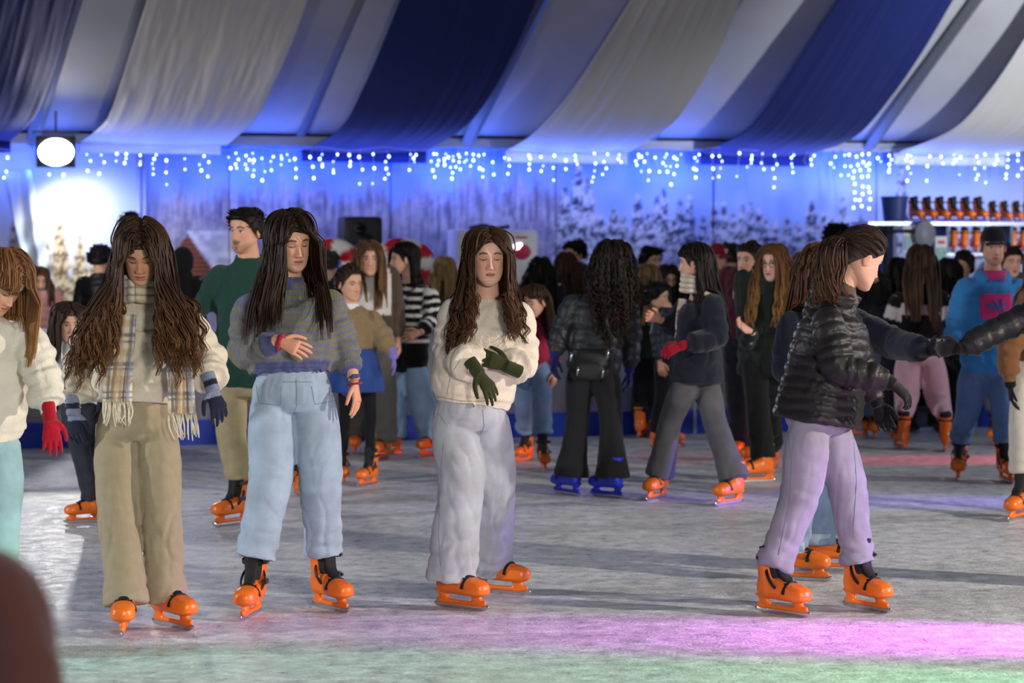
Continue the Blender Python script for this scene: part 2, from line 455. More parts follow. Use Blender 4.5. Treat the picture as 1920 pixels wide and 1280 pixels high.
M_PRINT = mat('printed_backdrop', attr=True, rough=.6, spec=.3, bump=.08, bscale=6)
zb, zt = 0.0, EAVE + .12
def wallpt(px, off=0): return WG(px, 0, off)
a, b_ = wallpt(-260, -.12), wallpt(2180, -.12)
mb = MB(); d = b_ - a; ln = np.linalg.norm(d)
Mw = Matrix.Translation(Vector(a)) @ Matrix.Rotation(ROTW, 4, 'Z')
mb.box((0, 0, 0), (ln, .06, zt + .1), Mw)
wall_back = tag(obj('wall_back', mb.mesh('wall_back', False), mat('tent_wall', '#b9bec8', .7)), 'white tent end wall hung with winter scene panels', None, None, 'structure')
seams = [-260, -20, 266, 432, 731, 852, 1040, 1338, 1642, 1920, 2180]
for i in range(len(seams) - 1):
    p0, p1 = wallpt(seams[i], .02 if i % 2 else 0), wallpt(seams[i + 1], .02 if i % 2 else 0)
    w = np.linalg.norm(p1 - p0); nu = max(4, int(w / .022)); nz = int((zt - .7) / .022)
    u = np.linspace(0, 1, nu); z = np.linspace(.7, zt, nz)
    Pg = p0[None, None] * (1 - u[None, :, None]) + p1[None, None] * u[None, :, None]; Pg = np.repeat(Pg, nz, 0); Pg[..., 2] = z[:, None]
    Pg += NX * (.012 * np.sin(u * 9 + i) + .008 * np.sin(z[:, None] * 3 + u * 5 + i))[..., None]
    v = Pg.reshape(-1, 3); k = np.arange(nz - 1)[:, None] * nu + np.arange(nu - 1)[None]
    q = np.stack([k, k + 1, k + nu + 1, k + nu], -1).reshape(-1, 4)
    # thickness: a back sheet and the lower skirt
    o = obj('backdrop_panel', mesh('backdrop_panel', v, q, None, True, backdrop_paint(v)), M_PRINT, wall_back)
    so = o.modifiers.new('thick', 'SOLIDIFY'); so.thickness = .006; so.offset = 0

# ---- roof membrane, rafters, eave beam
RD = np.array([.46, -1, .80])          # up along the roof, towards the rink
M_PVC = mat('roof_pvc', '#c3c4c6', .55, var=.08, vscale=1.5, spec=.3)
roof_px = list(np.linspace(-700, 2300, 27)); rows = np.linspace(0, 3.2, 12)
Pg = np.array([[WG(x, EAVE + .06, .02) + RD * t + np.array([0, 0, -.05 * math.sin(math.pi * min(1, t / 3.2))]) for x in roof_px] for t in rows])
v = Pg.reshape(-1, 3); nu = len(roof_px); k = np.arange(len(rows) - 1)[:, None] * nu + np.arange(nu - 1)[None]
q = np.stack([k, k + 1, k + nu + 1, k + nu], -1).reshape(-1, 4)
ceiling = tag(obj('ceiling', mesh('ceiling', v, q), M_PVC), 'pale grey tent roof membrane above the striped drapes', None, None, 'structure')
so = ceiling.modifiers.new('thick', 'SOLIDIFY'); so.thickness = .01; so.offset = 1
M_SEAM = mat('roof_seam', '#8f9096', .6)
for x in (180, 330, 560, 1080, 1215, 1440, 1800):
    mb = MB(); p = WG(x, EAVE + .02, .05); e = p + RD * 3.1
    put(mb, loft(np.array([p, e]), .05, .006, UX, 8)); obj('roof_seam', mb.mesh('roof_seam'), M_SEAM, ceiling)
for i, x in enumerate((62, 872, 1622)):
    mb = MB(); p = WG(x, EAVE - .02, .08); e = p + RD * 3.2
    put(mb, loft(np.array([p, p * .5 + e * .5, e]), .075, .05, UX, 4, expo=2))
    tag(obj('trim_%d' % (i + 1), mb.mesh('rafter', False), M_ALU), ['aluminium roof rafter at far left', 'aluminium roof rafter right of the middle navy drape', 'aluminium roof rafter right of the bright navy drape'][i], None, None, 'structure')
mb = MB(); p, e = WG(-260, EAVE + .03, .1), WG(2180, EAVE + .03, .1)
mb.box((0, -.04, -.05), (np.linalg.norm(e - p), .04, .05), Matrix.Translation(Vector(p)) @ Matrix.Rotation(ROTW, 4, 'Z'))
tag(obj('trim_4', mb.mesh('eave_beam', False), M_ALU), 'aluminium eave beam running along the back wall', None, None, 'structure')
for i, x in enumerate((262, 273)):
    mb = MB(); put(mb, tube([WG(x, 0, .06), WG(x, EAVE, .06)], .018, 10))
    tag(obj('trim_%d' % (5 + i), mb.mesh('wall_pole'), mat('white_pole', '#9aa3c4', .5)), ['slim wall pole, left one of the pair by the flood lamp', 'slim wall pole, right one of the pair by the flood lamp'][i], None, None, 'structure')

# ---- swagged ceiling drapes
DR = [
 ('navy', [(-230, 262), (-190, 215), (-150, 130), (-125, 60), (-105, 0)], [(22, 262), (66, 218), (102, 130), (124, 50), (137, 0)], (-250, 20), 'navy cloth drape cut by the left picture edge'),
 ('white', [(152, 266), (200, 225), (228, 150), (252, 75), (275, 0)], [(425, 272), (480, 222), (520, 145), (552, 70), (578, 0)], (150, 414), 'crinkled white cloth drape above the flood lamp'),
 ('navy', [(575, 282), (640, 238), (683, 160), (718, 80), (750, 0)], [(800, 282), (872, 238), (925, 170), (968, 88), (1007, 0)], (566, 800), 'dark navy cloth drape above the striped candy canes'),
 ('white', [(948, 284), (1000, 250), (1064, 180), (1124, 92), (1182, 0)], [(1178, 286), (1260, 232), (1312, 160), (1356, 78), (1388, 0)], (948, 1176), 'grey white cloth drape in the middle right of the ceiling'),
 ('navy', [(1318, 288), (1402, 240), (1466, 158), (1520, 78), (1572, 0)], [(1518, 290), (1604, 256), (1672, 180), (1730, 96), (1787, 0)], (1314, 1518), 'bright navy cloth drape above the snowy printed firs'),
 ('white', [(1680, 288), (1790, 240), (1856, 168), (1916, 80), (1962, 0)], [(1888, 292), (2010, 250), (2080, 170), (2140, 80), (2190, 0)], (1676, 1886), 'bright white cloth drape above the skate shelves'),
]
def drape_mat(name, c):
    m = mat(name, c, .8, spec=.2, sheen=.15)
    return m
M_NAVY = drape_mat('navy_cloth', '#1f2b6e'); M_WHITE = drape_mat('white_cloth', '#d9d7d2')
for i, (kind, Lp, Rp, val, lab) in enumerate(DR):
    up = lambda q: list(q) + [(q[-1][0] + (q[-1][0] - q[-2][0]) * 1.6, q[-1][1] + (q[-1][1] - q[-2][1]) * 1.6)]
    Ls = spline(np.array([(x, y, 0) for x, y in up(Lp)]), 56)[:, :2]; Rs = spline(np.array([(x, y, 0) for x, y in up(Rp)]), 56)[:, :2]
    nu = 90; t = np.linspace(0, 1, nu); rows = []
    amp = .024 if kind == 'white' else .013
    for k in range(56):
        row = []
        for j in range(nu):
            x = Ls[k, 0] * (1 - t[j]) + Rs[k, 0] * t[j]; y = Ls[k, 1] * (1 - t[j]) + Rs[k, 1] * t[j]
            y += 5 * math.sin(math.pi * t[j]) * (1 - k / 56)
            row.append((x, y))
        rows.append(row)
    rows = np.array(rows)
    # distance: from just inside the eave, coming nearer as the cloth climbs
    P = np.zeros((56, nu, 3))
    s = np.linspace(0, 1, 56)
    Qn = np.stack(np.broadcast_arrays(t[None, :] * (13 if kind == 'white' else 17) + s[:, None] * 1.5, s[:, None] * 2.2, np.float64(i * 7.3)), -1).reshape(-1, 3)
    wr = (vnoise(Qn, 11) + .6 * vnoise(Qn * np.array([2.3, 2.2, 1]), 12) + (.5 * vnoise(Qn * np.array([3.6, 7, 1]), 13) if i == 1 else 0)).reshape(56, nu)
    near = .26 + 3.0 * s ** .85
    for k in range(56):
        for j in range(nu):
            P[k, j] = WP(rows[k, j, 0], rows[k, j, 1], near[k] + wr[k, j] * amp * (.5 + .5 * min(1, s[k] * 6)))
    kk = np.arange(55)[:, None] * nu + np.arange(nu - 1)[None]
    q = np.stack([kk, kk + 1, kk + nu + 1, kk + nu], -1).reshape(-1, 4)
    o = obj('ceiling_drape', mesh('ceiling_drape', P.reshape(-1, 3), q), M_NAVY if kind == 'navy' else M_WHITE)
    tag(o, lab, 'drape', 'swagged ceiling drapes')
    so = o.modifiers.new('thick', 'SOLIDIFY'); so.thickness = .004; so.offset = 0
    # hanging end flap
    xs = np.linspace(val[0], val[1], 40); ys = [rows[0, 0, 1] - 2, rows[0, 0, 1] + 8, rows[0, 0, 1] + 20]
    Pv = np.array([[WP(x, y + 4 * (x - val[0]) / (val[1] - val[0]), .27 + .006 * math.sin(x * .11 + i)) for x in xs] for y in ys])
    kk = np.arange(2)[:, None] * 40 + np.arange(39)[None]
    q = np.stack([kk, kk + 40, kk + 41, kk + 1], -1).reshape(-1, 4)
    f_ = obj('valance', mesh('valance', Pv.reshape(-1, 3), q), M_NAVY if kind == 'navy' else M_WHITE, o)
    so = f_.modifiers.new('thick', 'SOLIDIFY'); so.thickness = .006; so.offset = 0

# ---- flood lamp on the wall at left
p = WP(105, 285, .55); e = empty('flood_lamp', p, 'glaring white flood lamp under the tent eave at left', 'lamp')
dirn = nrm(np.array([-.2, 9, -.2]) - p); Rl = Vector(dirn).to_track_quat('-Y', 'Z').to_matrix().to_4x4()
mb = MB(); mb.box((-.20, 0, -.16), (.20, .10, .16)); me = mb.mesh('housing', False); me.transform(Rl); obj('housing', me, mat('lamp_black', '#1b1b1d', .5), e)
mb = MB(); mb.add(*ellipsoid((0, -.005, 0), (.18, .02, .14))[:3]); me = mb.mesh('lamp_face'); me.transform(Rl)
obj('lamp_face', me, mat('lamp_glow', '#ffffff', emit=(1, .97, .92), estr=60), e)
mb = MB(); put(mb, tube([(-.23, .05, 0), (-.23, .05, .2), (.23, .05, .2), (.23, .05, 0)], .012, 8)); put(mb, tube([(0, .05, .2), (0, .05, .42)], .012, 8)); me = mb.mesh('bracket'); me.transform(Rl); obj('bracket', me, M_ALU, e)
l = light('flood_lamp_light', 'SPOT', tuple(p + dirn * .06), tuple(p + dirn * 5), 420, (1, .97, .92), .10, 105, .4); l.parent = e; l.location = tuple(dirn * .08)
dn = nrm(np.array([.28, .42, -.85])); l2 = light('flood_lamp_spill', 'SPOT', tuple(p), tuple(p + dn), 110, (1, .98, .95), .12, 140, 1.0); l2.parent = e; l2.location = tuple(np.array([0, 0, -.22]))

# ---- icicle light strings along the eave
M_BULB = mat('led_bulb', '#ffffff', emit=(.42, .56, 1), estr=8)
bm_ = MB(); bm_.add(*ellipsoid((0, 0, 0), (.0125, .0125, .016), None, 8, 6)[:3]); BULB = bm_.mesh('bulb')
R5 = random.Random(11)
def light_string(x0, x1, nb, lab, y0=285, drop=75, dens=1.0, near=.34):
    e = empty('icicle_light_string', WP((x0 + x1) / 2, y0, near), lab, 'string lights', 'icicle lights along the eave')
    o0 = np.array(e.location); wire = MB()
    xs = np.linspace(x0 + 1, x1 - 1, 40)
    put(wire, tube([WP(x, y0 - 6 + 3 * math.sin(x * .05), near) - o0 for x in xs], .003, 4))
    nd = max(3, int(nb / 3.2)); left = nb
    for i in range(nd):
        x = x0 + 3 + (x1 - x0 - 6) * (i + R5.random() * .9) / nd; n = R5.choice((2, 3, 3, 4, 5)); ln = R5.uniform(.3, 1) * drop
        pts = [WP(x, y0 - 5, near) - o0]
        for k in range(n):
            y = y0 + 2 + ln * (k + .6 * R5.random()) / n
            pts.append(WP(x + R5.uniform(-5, 5), y, near + R5.uniform(-.04, .04)) - o0)
            if left > 0:
                b = obj('bulb', BULB, M_BULB, e, pts[-1]); sc = R5.choice((.5, .65, .8, .8, 1.0)); b.scale = (sc,) * 3; left -= 1
        put(wire, tube(pts, .0022, 4))
    obj('wire', wire.mesh('wire'), M_WIRE, e)
    for f in (.17, .5, .83):
        q = WP(x0 + (x1 - x0) * f, y0 + 34, near - .02) - o0
        l = light('led_glow', 'POINT', tuple(q), (0, 0, 0), 6.5, (.07, .16, 1), .12); l.parent = e
STR = 0
for x0, x1, nb, lab in ((-40, 150, 14, 'blue white icicle lights behind the flood lamp'), (150, 415, 34, 'blue white icicle lights under the crinkled white drape'),
                        (415, 570, 30, 'blue white icicle lights in the gap before the dark navy drape'), (570, 800, 30, 'blue white icicle lights under the dark navy drape'),
                        (800, 950, 36, 'dense blue white icicle lights above the white cabinet'), (950, 1180, 30, 'blue white icicle lights under the grey white drape'),
                        (1180, 1320, 30, 'blue white icicle lights in the gap before the bright navy drape'), (1320, 1520, 26, 'blue white icicle lights under the bright navy drape'),
                        (1520, 1680, 24, 'blue white icicle lights around the rafter above the bucket'), (1680, 1930, 38, 'blue white icicle lights above the skate shelves')):
    light_string(x0, x1, nb, lab, near=.34 + .16 * (STR % 2)); STR += 1
# hanging light column
e = empty('light_column', WP(1618, 300, .7), 'hanging column of white lights left of the blue bucket', 'string lights'); o0 = np.array(e.location); wire = MB()
for s in range(3):
    pts = []
    for k in range(8):
        pts.append(WP(1604 + s * 13 + R5.uniform(-5, 5), 292 + k * 14 + R5.uniform(-4, 4), .7) - o0)
        b = obj('bulb', BULB, M_BULB, e, pts[-1])
    put(wire, tube(pts, .0022, 4))
obj('wire', wire.mesh('wire'), M_WIRE, e)

# ---- loose white plastic sheet by the lamp
nu, nz = 26, 46; P = np.zeros((nz, nu, 3))
for k in range(nz):
    s = k / (nz - 1)
    for j in range(nu):
        t = j / (nu - 1)
        x = (8 + 62 * s ** 1.3) * (1 - t) + (60 + 46 * s) * t; y = 318 + 250 * s
        P[k, j] = WP(x, y, .22 + .05 * math.sin(t * 9 + s * 4) + .035 * math.sin(s * 30 + t * 6) * s + .05 * s)
kk = np.arange(nz - 1)[:, None] * nu + np.arange(nu - 1)[None]
o = obj('plastic_sheet', mesh('plastic_sheet', P.reshape(-1, 3), np.stack([kk, kk + nu, kk + nu + 1, kk + 1], -1).reshape(-1, 4)), mat('white_plastic_sheet', '#c9d2de', .35, spec=.5))
tag(o, 'loose creased white plastic sheet hanging below the flood lamp', 'sheet'); so = o.modifiers.new('thick', 'SOLIDIFY'); so.thickness = .005

# ---- rink boards: posts, blue kick boards, clear panels, top rail
M_KICK = mat('blue_kickboard', '#1f3fb8', .45, var=.06, vscale=3)
M_RAIL = mat('board_rail', '#9fb0d8', .5)
def acrylic():
    m = bpy.data.materials.new('acrylic'); m.use_nodes = True; N = m.node_tree.nodes; L = m.node_tree.links
    out = N['Material Output']; N.remove(N['Principled BSDF'])
    t = N.new('ShaderNodeBsdfTransparent'); t.inputs[0].default_value = (.82, .84, .88, 1)
    d = N.new('ShaderNodeBsdfDiffuse'); d.inputs[0].default_value = (.62, .64, .70, 1)
    g = N.new('ShaderNodeBsdfGlossy'); g.inputs[1].default_value = .12
    a = N.new('ShaderNodeMixShader'); a.inputs[0].default_value = .22; L.new(t.outputs[0], a.inputs[1]); L.new(d.outputs[0], a.inputs[2])
    b = N.new('ShaderNodeMixShader'); b.inputs[0].default_value = .07; L.new(a.outputs[0], b.inputs[1]); L.new(g.outputs[0], b.inputs[2])
    L.new(b.outputs[0], out.inputs[0]); return m
M_ACR = acrylic()
labs = ['clear rink board section at the far left picture edge', 'clear rink board section behind the pink jacket', 'clear rink board section behind the green shirted man',
        'clear rink board section behind the striped jumper', 'clear rink board section behind the hoodie girl', 'clear rink board section right of the blue skates',
        'clear rink board section behind the grey flared trousers', 'clear rink board section at the far right picture edge']
xs = [-6.6, -4.75, -3.2, -1.65, -.1, .75, 1.55, 2.42]
secs = [(xs[i], xs[i + 1]) for i in range(7)] + [(4.1, 5.9)]
for i, (x0, x1) in enumerate(secs):
    p = np.array([x0, bl(x0), 0]); L_ = (x1 - x0) * math.sqrt(1 + TAN * TAN)
    e = empty('rink_board', p, labs[i], 'barrier', 'rink boards', ROTW)
    mb = MB(); mb.box((.031, -.03, .0), (L_ - .004, .03, .20)); mb.box((.031, -.036, .185), (L_ - .004, .036, .205)); obj('kick_board', mb.mesh('kick_board', False), M_KICK, e)
    mb = MB(); mb.box((.031, -.006, .205), (L_ - .004, .006, .915)); obj('clear_panel', mb.mesh('clear_panel', False), M_ACR, e)
    mb = MB(); mb.box((0, -.025, .915), (L_ - .004, .025, .95)); obj('top_rail', mb.mesh('top_rail', False), M_RAIL, e)
    mb = MB(); mb.box((.0, -.028, 0), (.03, .028, .915)); obj('post', mb.mesh('post', False), M_RAIL, e)
# ------------------------------------------------------------------ people: builders
Z3 = np.array([0, 0, 1.0])
def rotz(a): c, s = math.cos(a), math.sin(a); return np.array([[c, -s, 0], [s, c, 0], [0, 0, 1]])
def rotx(a): c, s = math.cos(a), math.sin(a); return np.array([[1, 0, 0], [0, c, -s], [0, s, c]])
def roty(a): c, s = math.cos(a), math.sin(a); return np.array([[c, 0, s], [0, 1, 0], [-s, 0, c]])
def gs(x, m, s): return np.exp(-((x - m) / s) ** 2)

HEADP = np.array([  # z, half width, front y, back y
 [-.120, .008, -.070, -.052], [-.117, .020, -.078, -.040], [-.108, .032, -.0845, -.024], [-.094, .0465, -.0865, -.004], [-.075, .0575, -.0865, .028], [-.050, .0645, -.0860, .052],
 [-.025, .0665, -.0865, .074], [0, .0695, -.0865, .088], [.025, .073, -.0890, .096], [.050, .0745, -.0875, .098], [.075, .071, -.078, .093], [.095, .059, -.058, .078],
 [.109, .038, -.032, .052], [.117, .014, -.006, .022]])


def head_piece(R, c, size, res, skin, lips='#b9665c', brow='#2c1d15', eyes='open', beard=0, male=False, smile=0, glance=0):
    na, nz = {3: (132, 104), 2: (84, 68), 1: (44, 36)}[res]
    z = np.linspace(HEADP[0, 0], HEADP[-1, 0], nz)
    # more rows near the ends
    t = np.linspace(0, 1, nz); z = HEADP[0, 0] + (HEADP[-1, 0] - HEADP[0, 0]) * (t + .06 * np.sin(2 * np.pi * t) * -1 * .6)
    S = spline(np.column_stack([HEADP[:, 0] * 0 + 0, HEADP[:, 0] * 0, HEADP[:, 0], HEADP]), 400)
    w = np.interp(z, S[:, 3], S[:, 4]); f = np.interp(z, S[:, 3], S[:, 5]); b = np.interp(z, S[:, 3], S[:, 6])
    if male: w = w * (1 + .07 * gs(z, -.085, .035)); 
    u = np.linspace(-1, 1, na, endpoint=False); ang = np.pi * (np.sign(u) * (.55 * abs(u) + .45 * abs(u) ** 3))   # 0 = front
    cy = f + (b - f) * .52
    sa, ca = np.sin(ang), np.cos(ang)
    ex = 2.25
    X = w[:, None] * np.sign(sa) * abs(sa) ** (2 / ex)
    Fy = np.where(ca > 0, (cy - f)[:, None], (b - cy)[:, None])
    Y = cy[:, None] - Fy * np.sign(ca) * abs(ca) ** (2 / ex)
    Zz = np.broadcast_to(z[:, None], X.shape).copy()
    fr = (ca > 0)[None, :] * np.clip(ca, 0, 1)[None, :] ** .5
    ax = abs(X)
    d = np.zeros_like(X)
    zn = np.clip((.012 - Zz) / .050, 0, 1)                      # 0 at the bridge, 1 at the tip
    d += (.003 + .0175 * zn ** 1.3) * gs(X, 0, .0085 + .0055 * zn) * (Zz > -.0385) * np.clip((.03 - Zz) / .02, 0, 1)
    d += .0205 * gs(X, 0, .014) * (Zz <= -.0385) * np.clip((Zz + .052) / .0135, 0, 1) ** .7
    d += .008 * gs(ax, .0135, .006) * gs(Zz, -.041, .007)         # nostril wings
    d -= .0105 * gs(ax, .030, .016) * gs(Zz, .0015, .0125)        # eye sockets
    d += .0062 * gs(ax, .031, .0115) * gs(Zz, .000, .0082)        # eyeballs under the lids
    d += .0035 * gs(ax, .030, .020) * gs(Zz, .023, .008)          # brow
    d += .0040 * gs(ax, .043, .016) * gs(Zz, -.030, .018)         # cheek bone
    d += .0060 * gs(X, 0, .021 + .006 * smile) * gs(Zz, -.0625, .0055) + .0066 * gs(X, 0, .019) * gs(Zz, -.0745, .0055)   # lips
    d -= .0030 * gs(X, 0, .022) * gs(Zz, -.0685, .0020)
    d -= .0035 * gs(X, 0, .020) * gs(Zz, -.087, .006)
    d += .0045 * gs(X, 0, .018) * gs(Zz, -.104, .010)             # chin
    Y = Y - d * fr
    sk = hx(skin); col = np.broadcast_to(sk, X.shape + (3,)).copy()
    def mixc(mask, cc, k=1.0):
        nonlocal col
        m = np.clip(mask * k, 0, 1)[..., None]; col = col * (1 - m) + cc * m
    on = (fr > .05)
    mixc(gs(ax, .043, .018) * gs(Zz, -.035, .018) * on, sk * np.array([1.03, .72, .66]), .45)
    mixc(gs(X, 0, .012) * gs(Zz, -.04, .012) * on, sk * np.array([1.02, .74, .68]), .35)
    mixc(gs(ax, .030, .014) * gs(Zz, .006, .007) * on, sk * np.array([.72, .60, .56]), .5)
    zc = Zz + .0685 - smile * 7.0 * X ** 2 * .9
    lw = .0225 + .005 * smile
    lipm = np.clip((1 - (X / lw) ** 2 - ((zc - .0012) / .0088) ** 2) * 4, 0, 1) * on
    mixc(lipm, hx(lips))
    if smile > .5: mixc(np.clip((1 - (X / (lw * .8)) ** 2 - (zc / .0032) ** 2) * 3, 0, 1) * on, hx('#e8e2da'))
    else: mixc(np.clip((1 - (X / (lw * .97)) ** 2 - (zc / .0015) ** 2) * 3, 0, 1) * on, hx('#5a2b27'))
    bz = Zz - (.0225 + .004 * np.sin((ax - .012) / .038 * np.pi) - .003 * (ax > .04))
    mixc((sst(.011, .015, ax) * sst(.051, .046, ax) * sst(.0058, .0028, abs(bz)) * on), hx(brow), .88)
    ex_, ez = (ax - .0305) / .0145, Zz - .0005
    if eyes == 'open':
        m = np.clip((1 - ex_ ** 2 - (ez / .0056) ** 2) * 4, 0, 1) * on; mixc(m, hx('#d9d2cb'))
        mixc(np.clip((1 - ((X - np.sign(X) * .0305 - glance) / .0062) ** 2 - (ez / .0062) ** 2) * 4, 0, 1) * m, hx('#25170f'))
        mixc(sst(.0026, .0012, abs(ez - .0052 * np.sqrt(np.clip(1 - ex_ ** 2, 0, 1)))) * (abs(ex_) < 1.05) * on, hx('#1c120d'), .9)
    else:
        lo = ez + .0050 * np.sqrt(np.clip(1 - ex_ ** 2, 0, 1)) - .0002
        mixc(sst(.0030, .0014, abs(lo)) * (abs(ex_) < 1.08) * on, hx('#1c120d'), .92)
        mixc(sst(.0024, .001, abs(ez - .0078)) * (abs(ex_) < .9) * on, sk * .55, .5)
    if beard:
        bd = hx('#3a2a22')
        n = .5 + .5 * vnoise(np.column_stack([X.ravel() * 900, Zz.ravel() * 900, Y.ravel() * 900]), 3).reshape(X.shape)
        bm = np.maximum(sst(-.052, -.085, Zz + .25 * np.clip(.05 - ax, 0, 1)) , 0) * (1 - lipm)
        mixc(bm * on * (.6 + .4 * n), sk * .35 + bd * .4, min(beard, .7))
        if beard > .6:
            mixc(gs(Zz, -.0565, .0045) * sst(.031, .022, ax) * on, bd, 1.0); mixc(gs(Zz, -.092, .010) * sst(.016, .008, ax) * on, bd, .6)
    v = np.stack([X, Y, Zz], -1).reshape(-1, 3); col = col.reshape(-1, 3)
    k = np.arange(nz - 1)[:, None] * na; j = np.arange(na)[None]; j2 = (j + 1) % na
    q = np.stack([k + j, k + j2, k + na + j2, k + na + j], -1).reshape(-1, 4)
    v = np.concatenate([v, [[0, -.06, HEADP[0, 0]]], [[0, .008, HEADP[-1, 0] + .001]]]); col = np.concatenate([col, [sk], [sk]])
    jj = np.arange(na); t_ = np.concatenate([np.stack([np.full(na, na * nz), (jj + 1) % na, jj], 1), np.stack([np.full(na, na * nz + 1), (nz - 1) * na + jj, (nz - 1) * na + (jj + 1) % na], 1)])
    out = MB(); out.add(v, q, t_, col)
    if res >= 2:
        for s in (-1, 1):   # ears
            e = ellipsoid((0, 0, 0), (.010, .021, .034), None, 12, 10)
            vv = e[0].copy(); vv[:, 0] -= .005 * np.exp(-((vv[:, 1]) ** 2 + vv[:, 2] ** 2) / .012 ** 2) * np.sign(vv[:, 0] * s + .001) * s * (vv[:, 0] * s > 0)
            vv = vv @ roty(-.15 * s).T @ rotz(.35 * s).T + np.array([s * .0765, .012, -.006]); out.add(vv, e[1], e[2], sk * np.array([1, .86, .82]))
    v, q, t = out.arr(); cc = np.concatenate(out.c)
    return (v * (size / .237)) @ R.T + c, q, t, cc


def hand_pieces(wr, tip, palm_n, side, curl=.35, scale=1.0, spread=1.0, res=8):
    """palm, four fingers and a thumb; palm_n = direction the palm faces; side=+1 when the thumb lies along cross(d, palm_n)"""
    wr = np.asarray(wr); d = nrm(np.asarray(tip) - wr); n = nrm(palm_n - np.dot(palm_n, d) * d); x = np.cross(d, n) * side
    L = .180 * scale; P = []
    pl = spline(np.array([[0, 0, 0, .024, .018], [.25, 0, 0, .030, .016], [.50, 0, 0, .041, .0145], [.56, 0, 0, .038, .012]]), 9)
    P.append(loft(wr + d * (pl[:, :1] * L), pl[:, 3] * scale, pl[:, 4] * scale, x, 12))
    for k, (o, ln, r) in enumerate(((.030, .40, .0088), (.0105, .45, .0092), (-.0095, .41, .0088), (-.0285, .33, .0078))):
        p = wr + d * L * (.52 - .02 * abs(k - 1)) + x * o * scale; a = .25 + curl * .4; pts = [p - d * .012, p]; dd = d + x * (.10 * spread * (1.2 - k * .8))
        for j, fr_ in enumerate((.45, .32, .25)):
            v = nrm(dd * math.cos(a) + n * math.sin(a)); p = p + v * ln * L * fr_; pts.append(p); a += curl * (.9 + .12 * k)
        P.append(tube(pts, np.array([1.0, 1.0, .95, .88, .62]) * r * scale, res, x, n=11))
    p = wr + d * L * .17 + x * .024 * scale; pts = [p - x * .012]
    v1 = nrm(x * .75 + d * .75 + n * .25); v2 = nrm(x * .30 + d * .95 + n * .35); v3 = nrm(x * .12 + d + n * .45)
    for v, l in ((v1, .20), (v2, .19), (v3, .14)): pts.append(p); p = p + v * L * l
    pts.append(p)
    P.append(tube(pts, np.array([.013, .0135, .0115, .0098, .0066]) * scale, res, n, n=11))
    return P


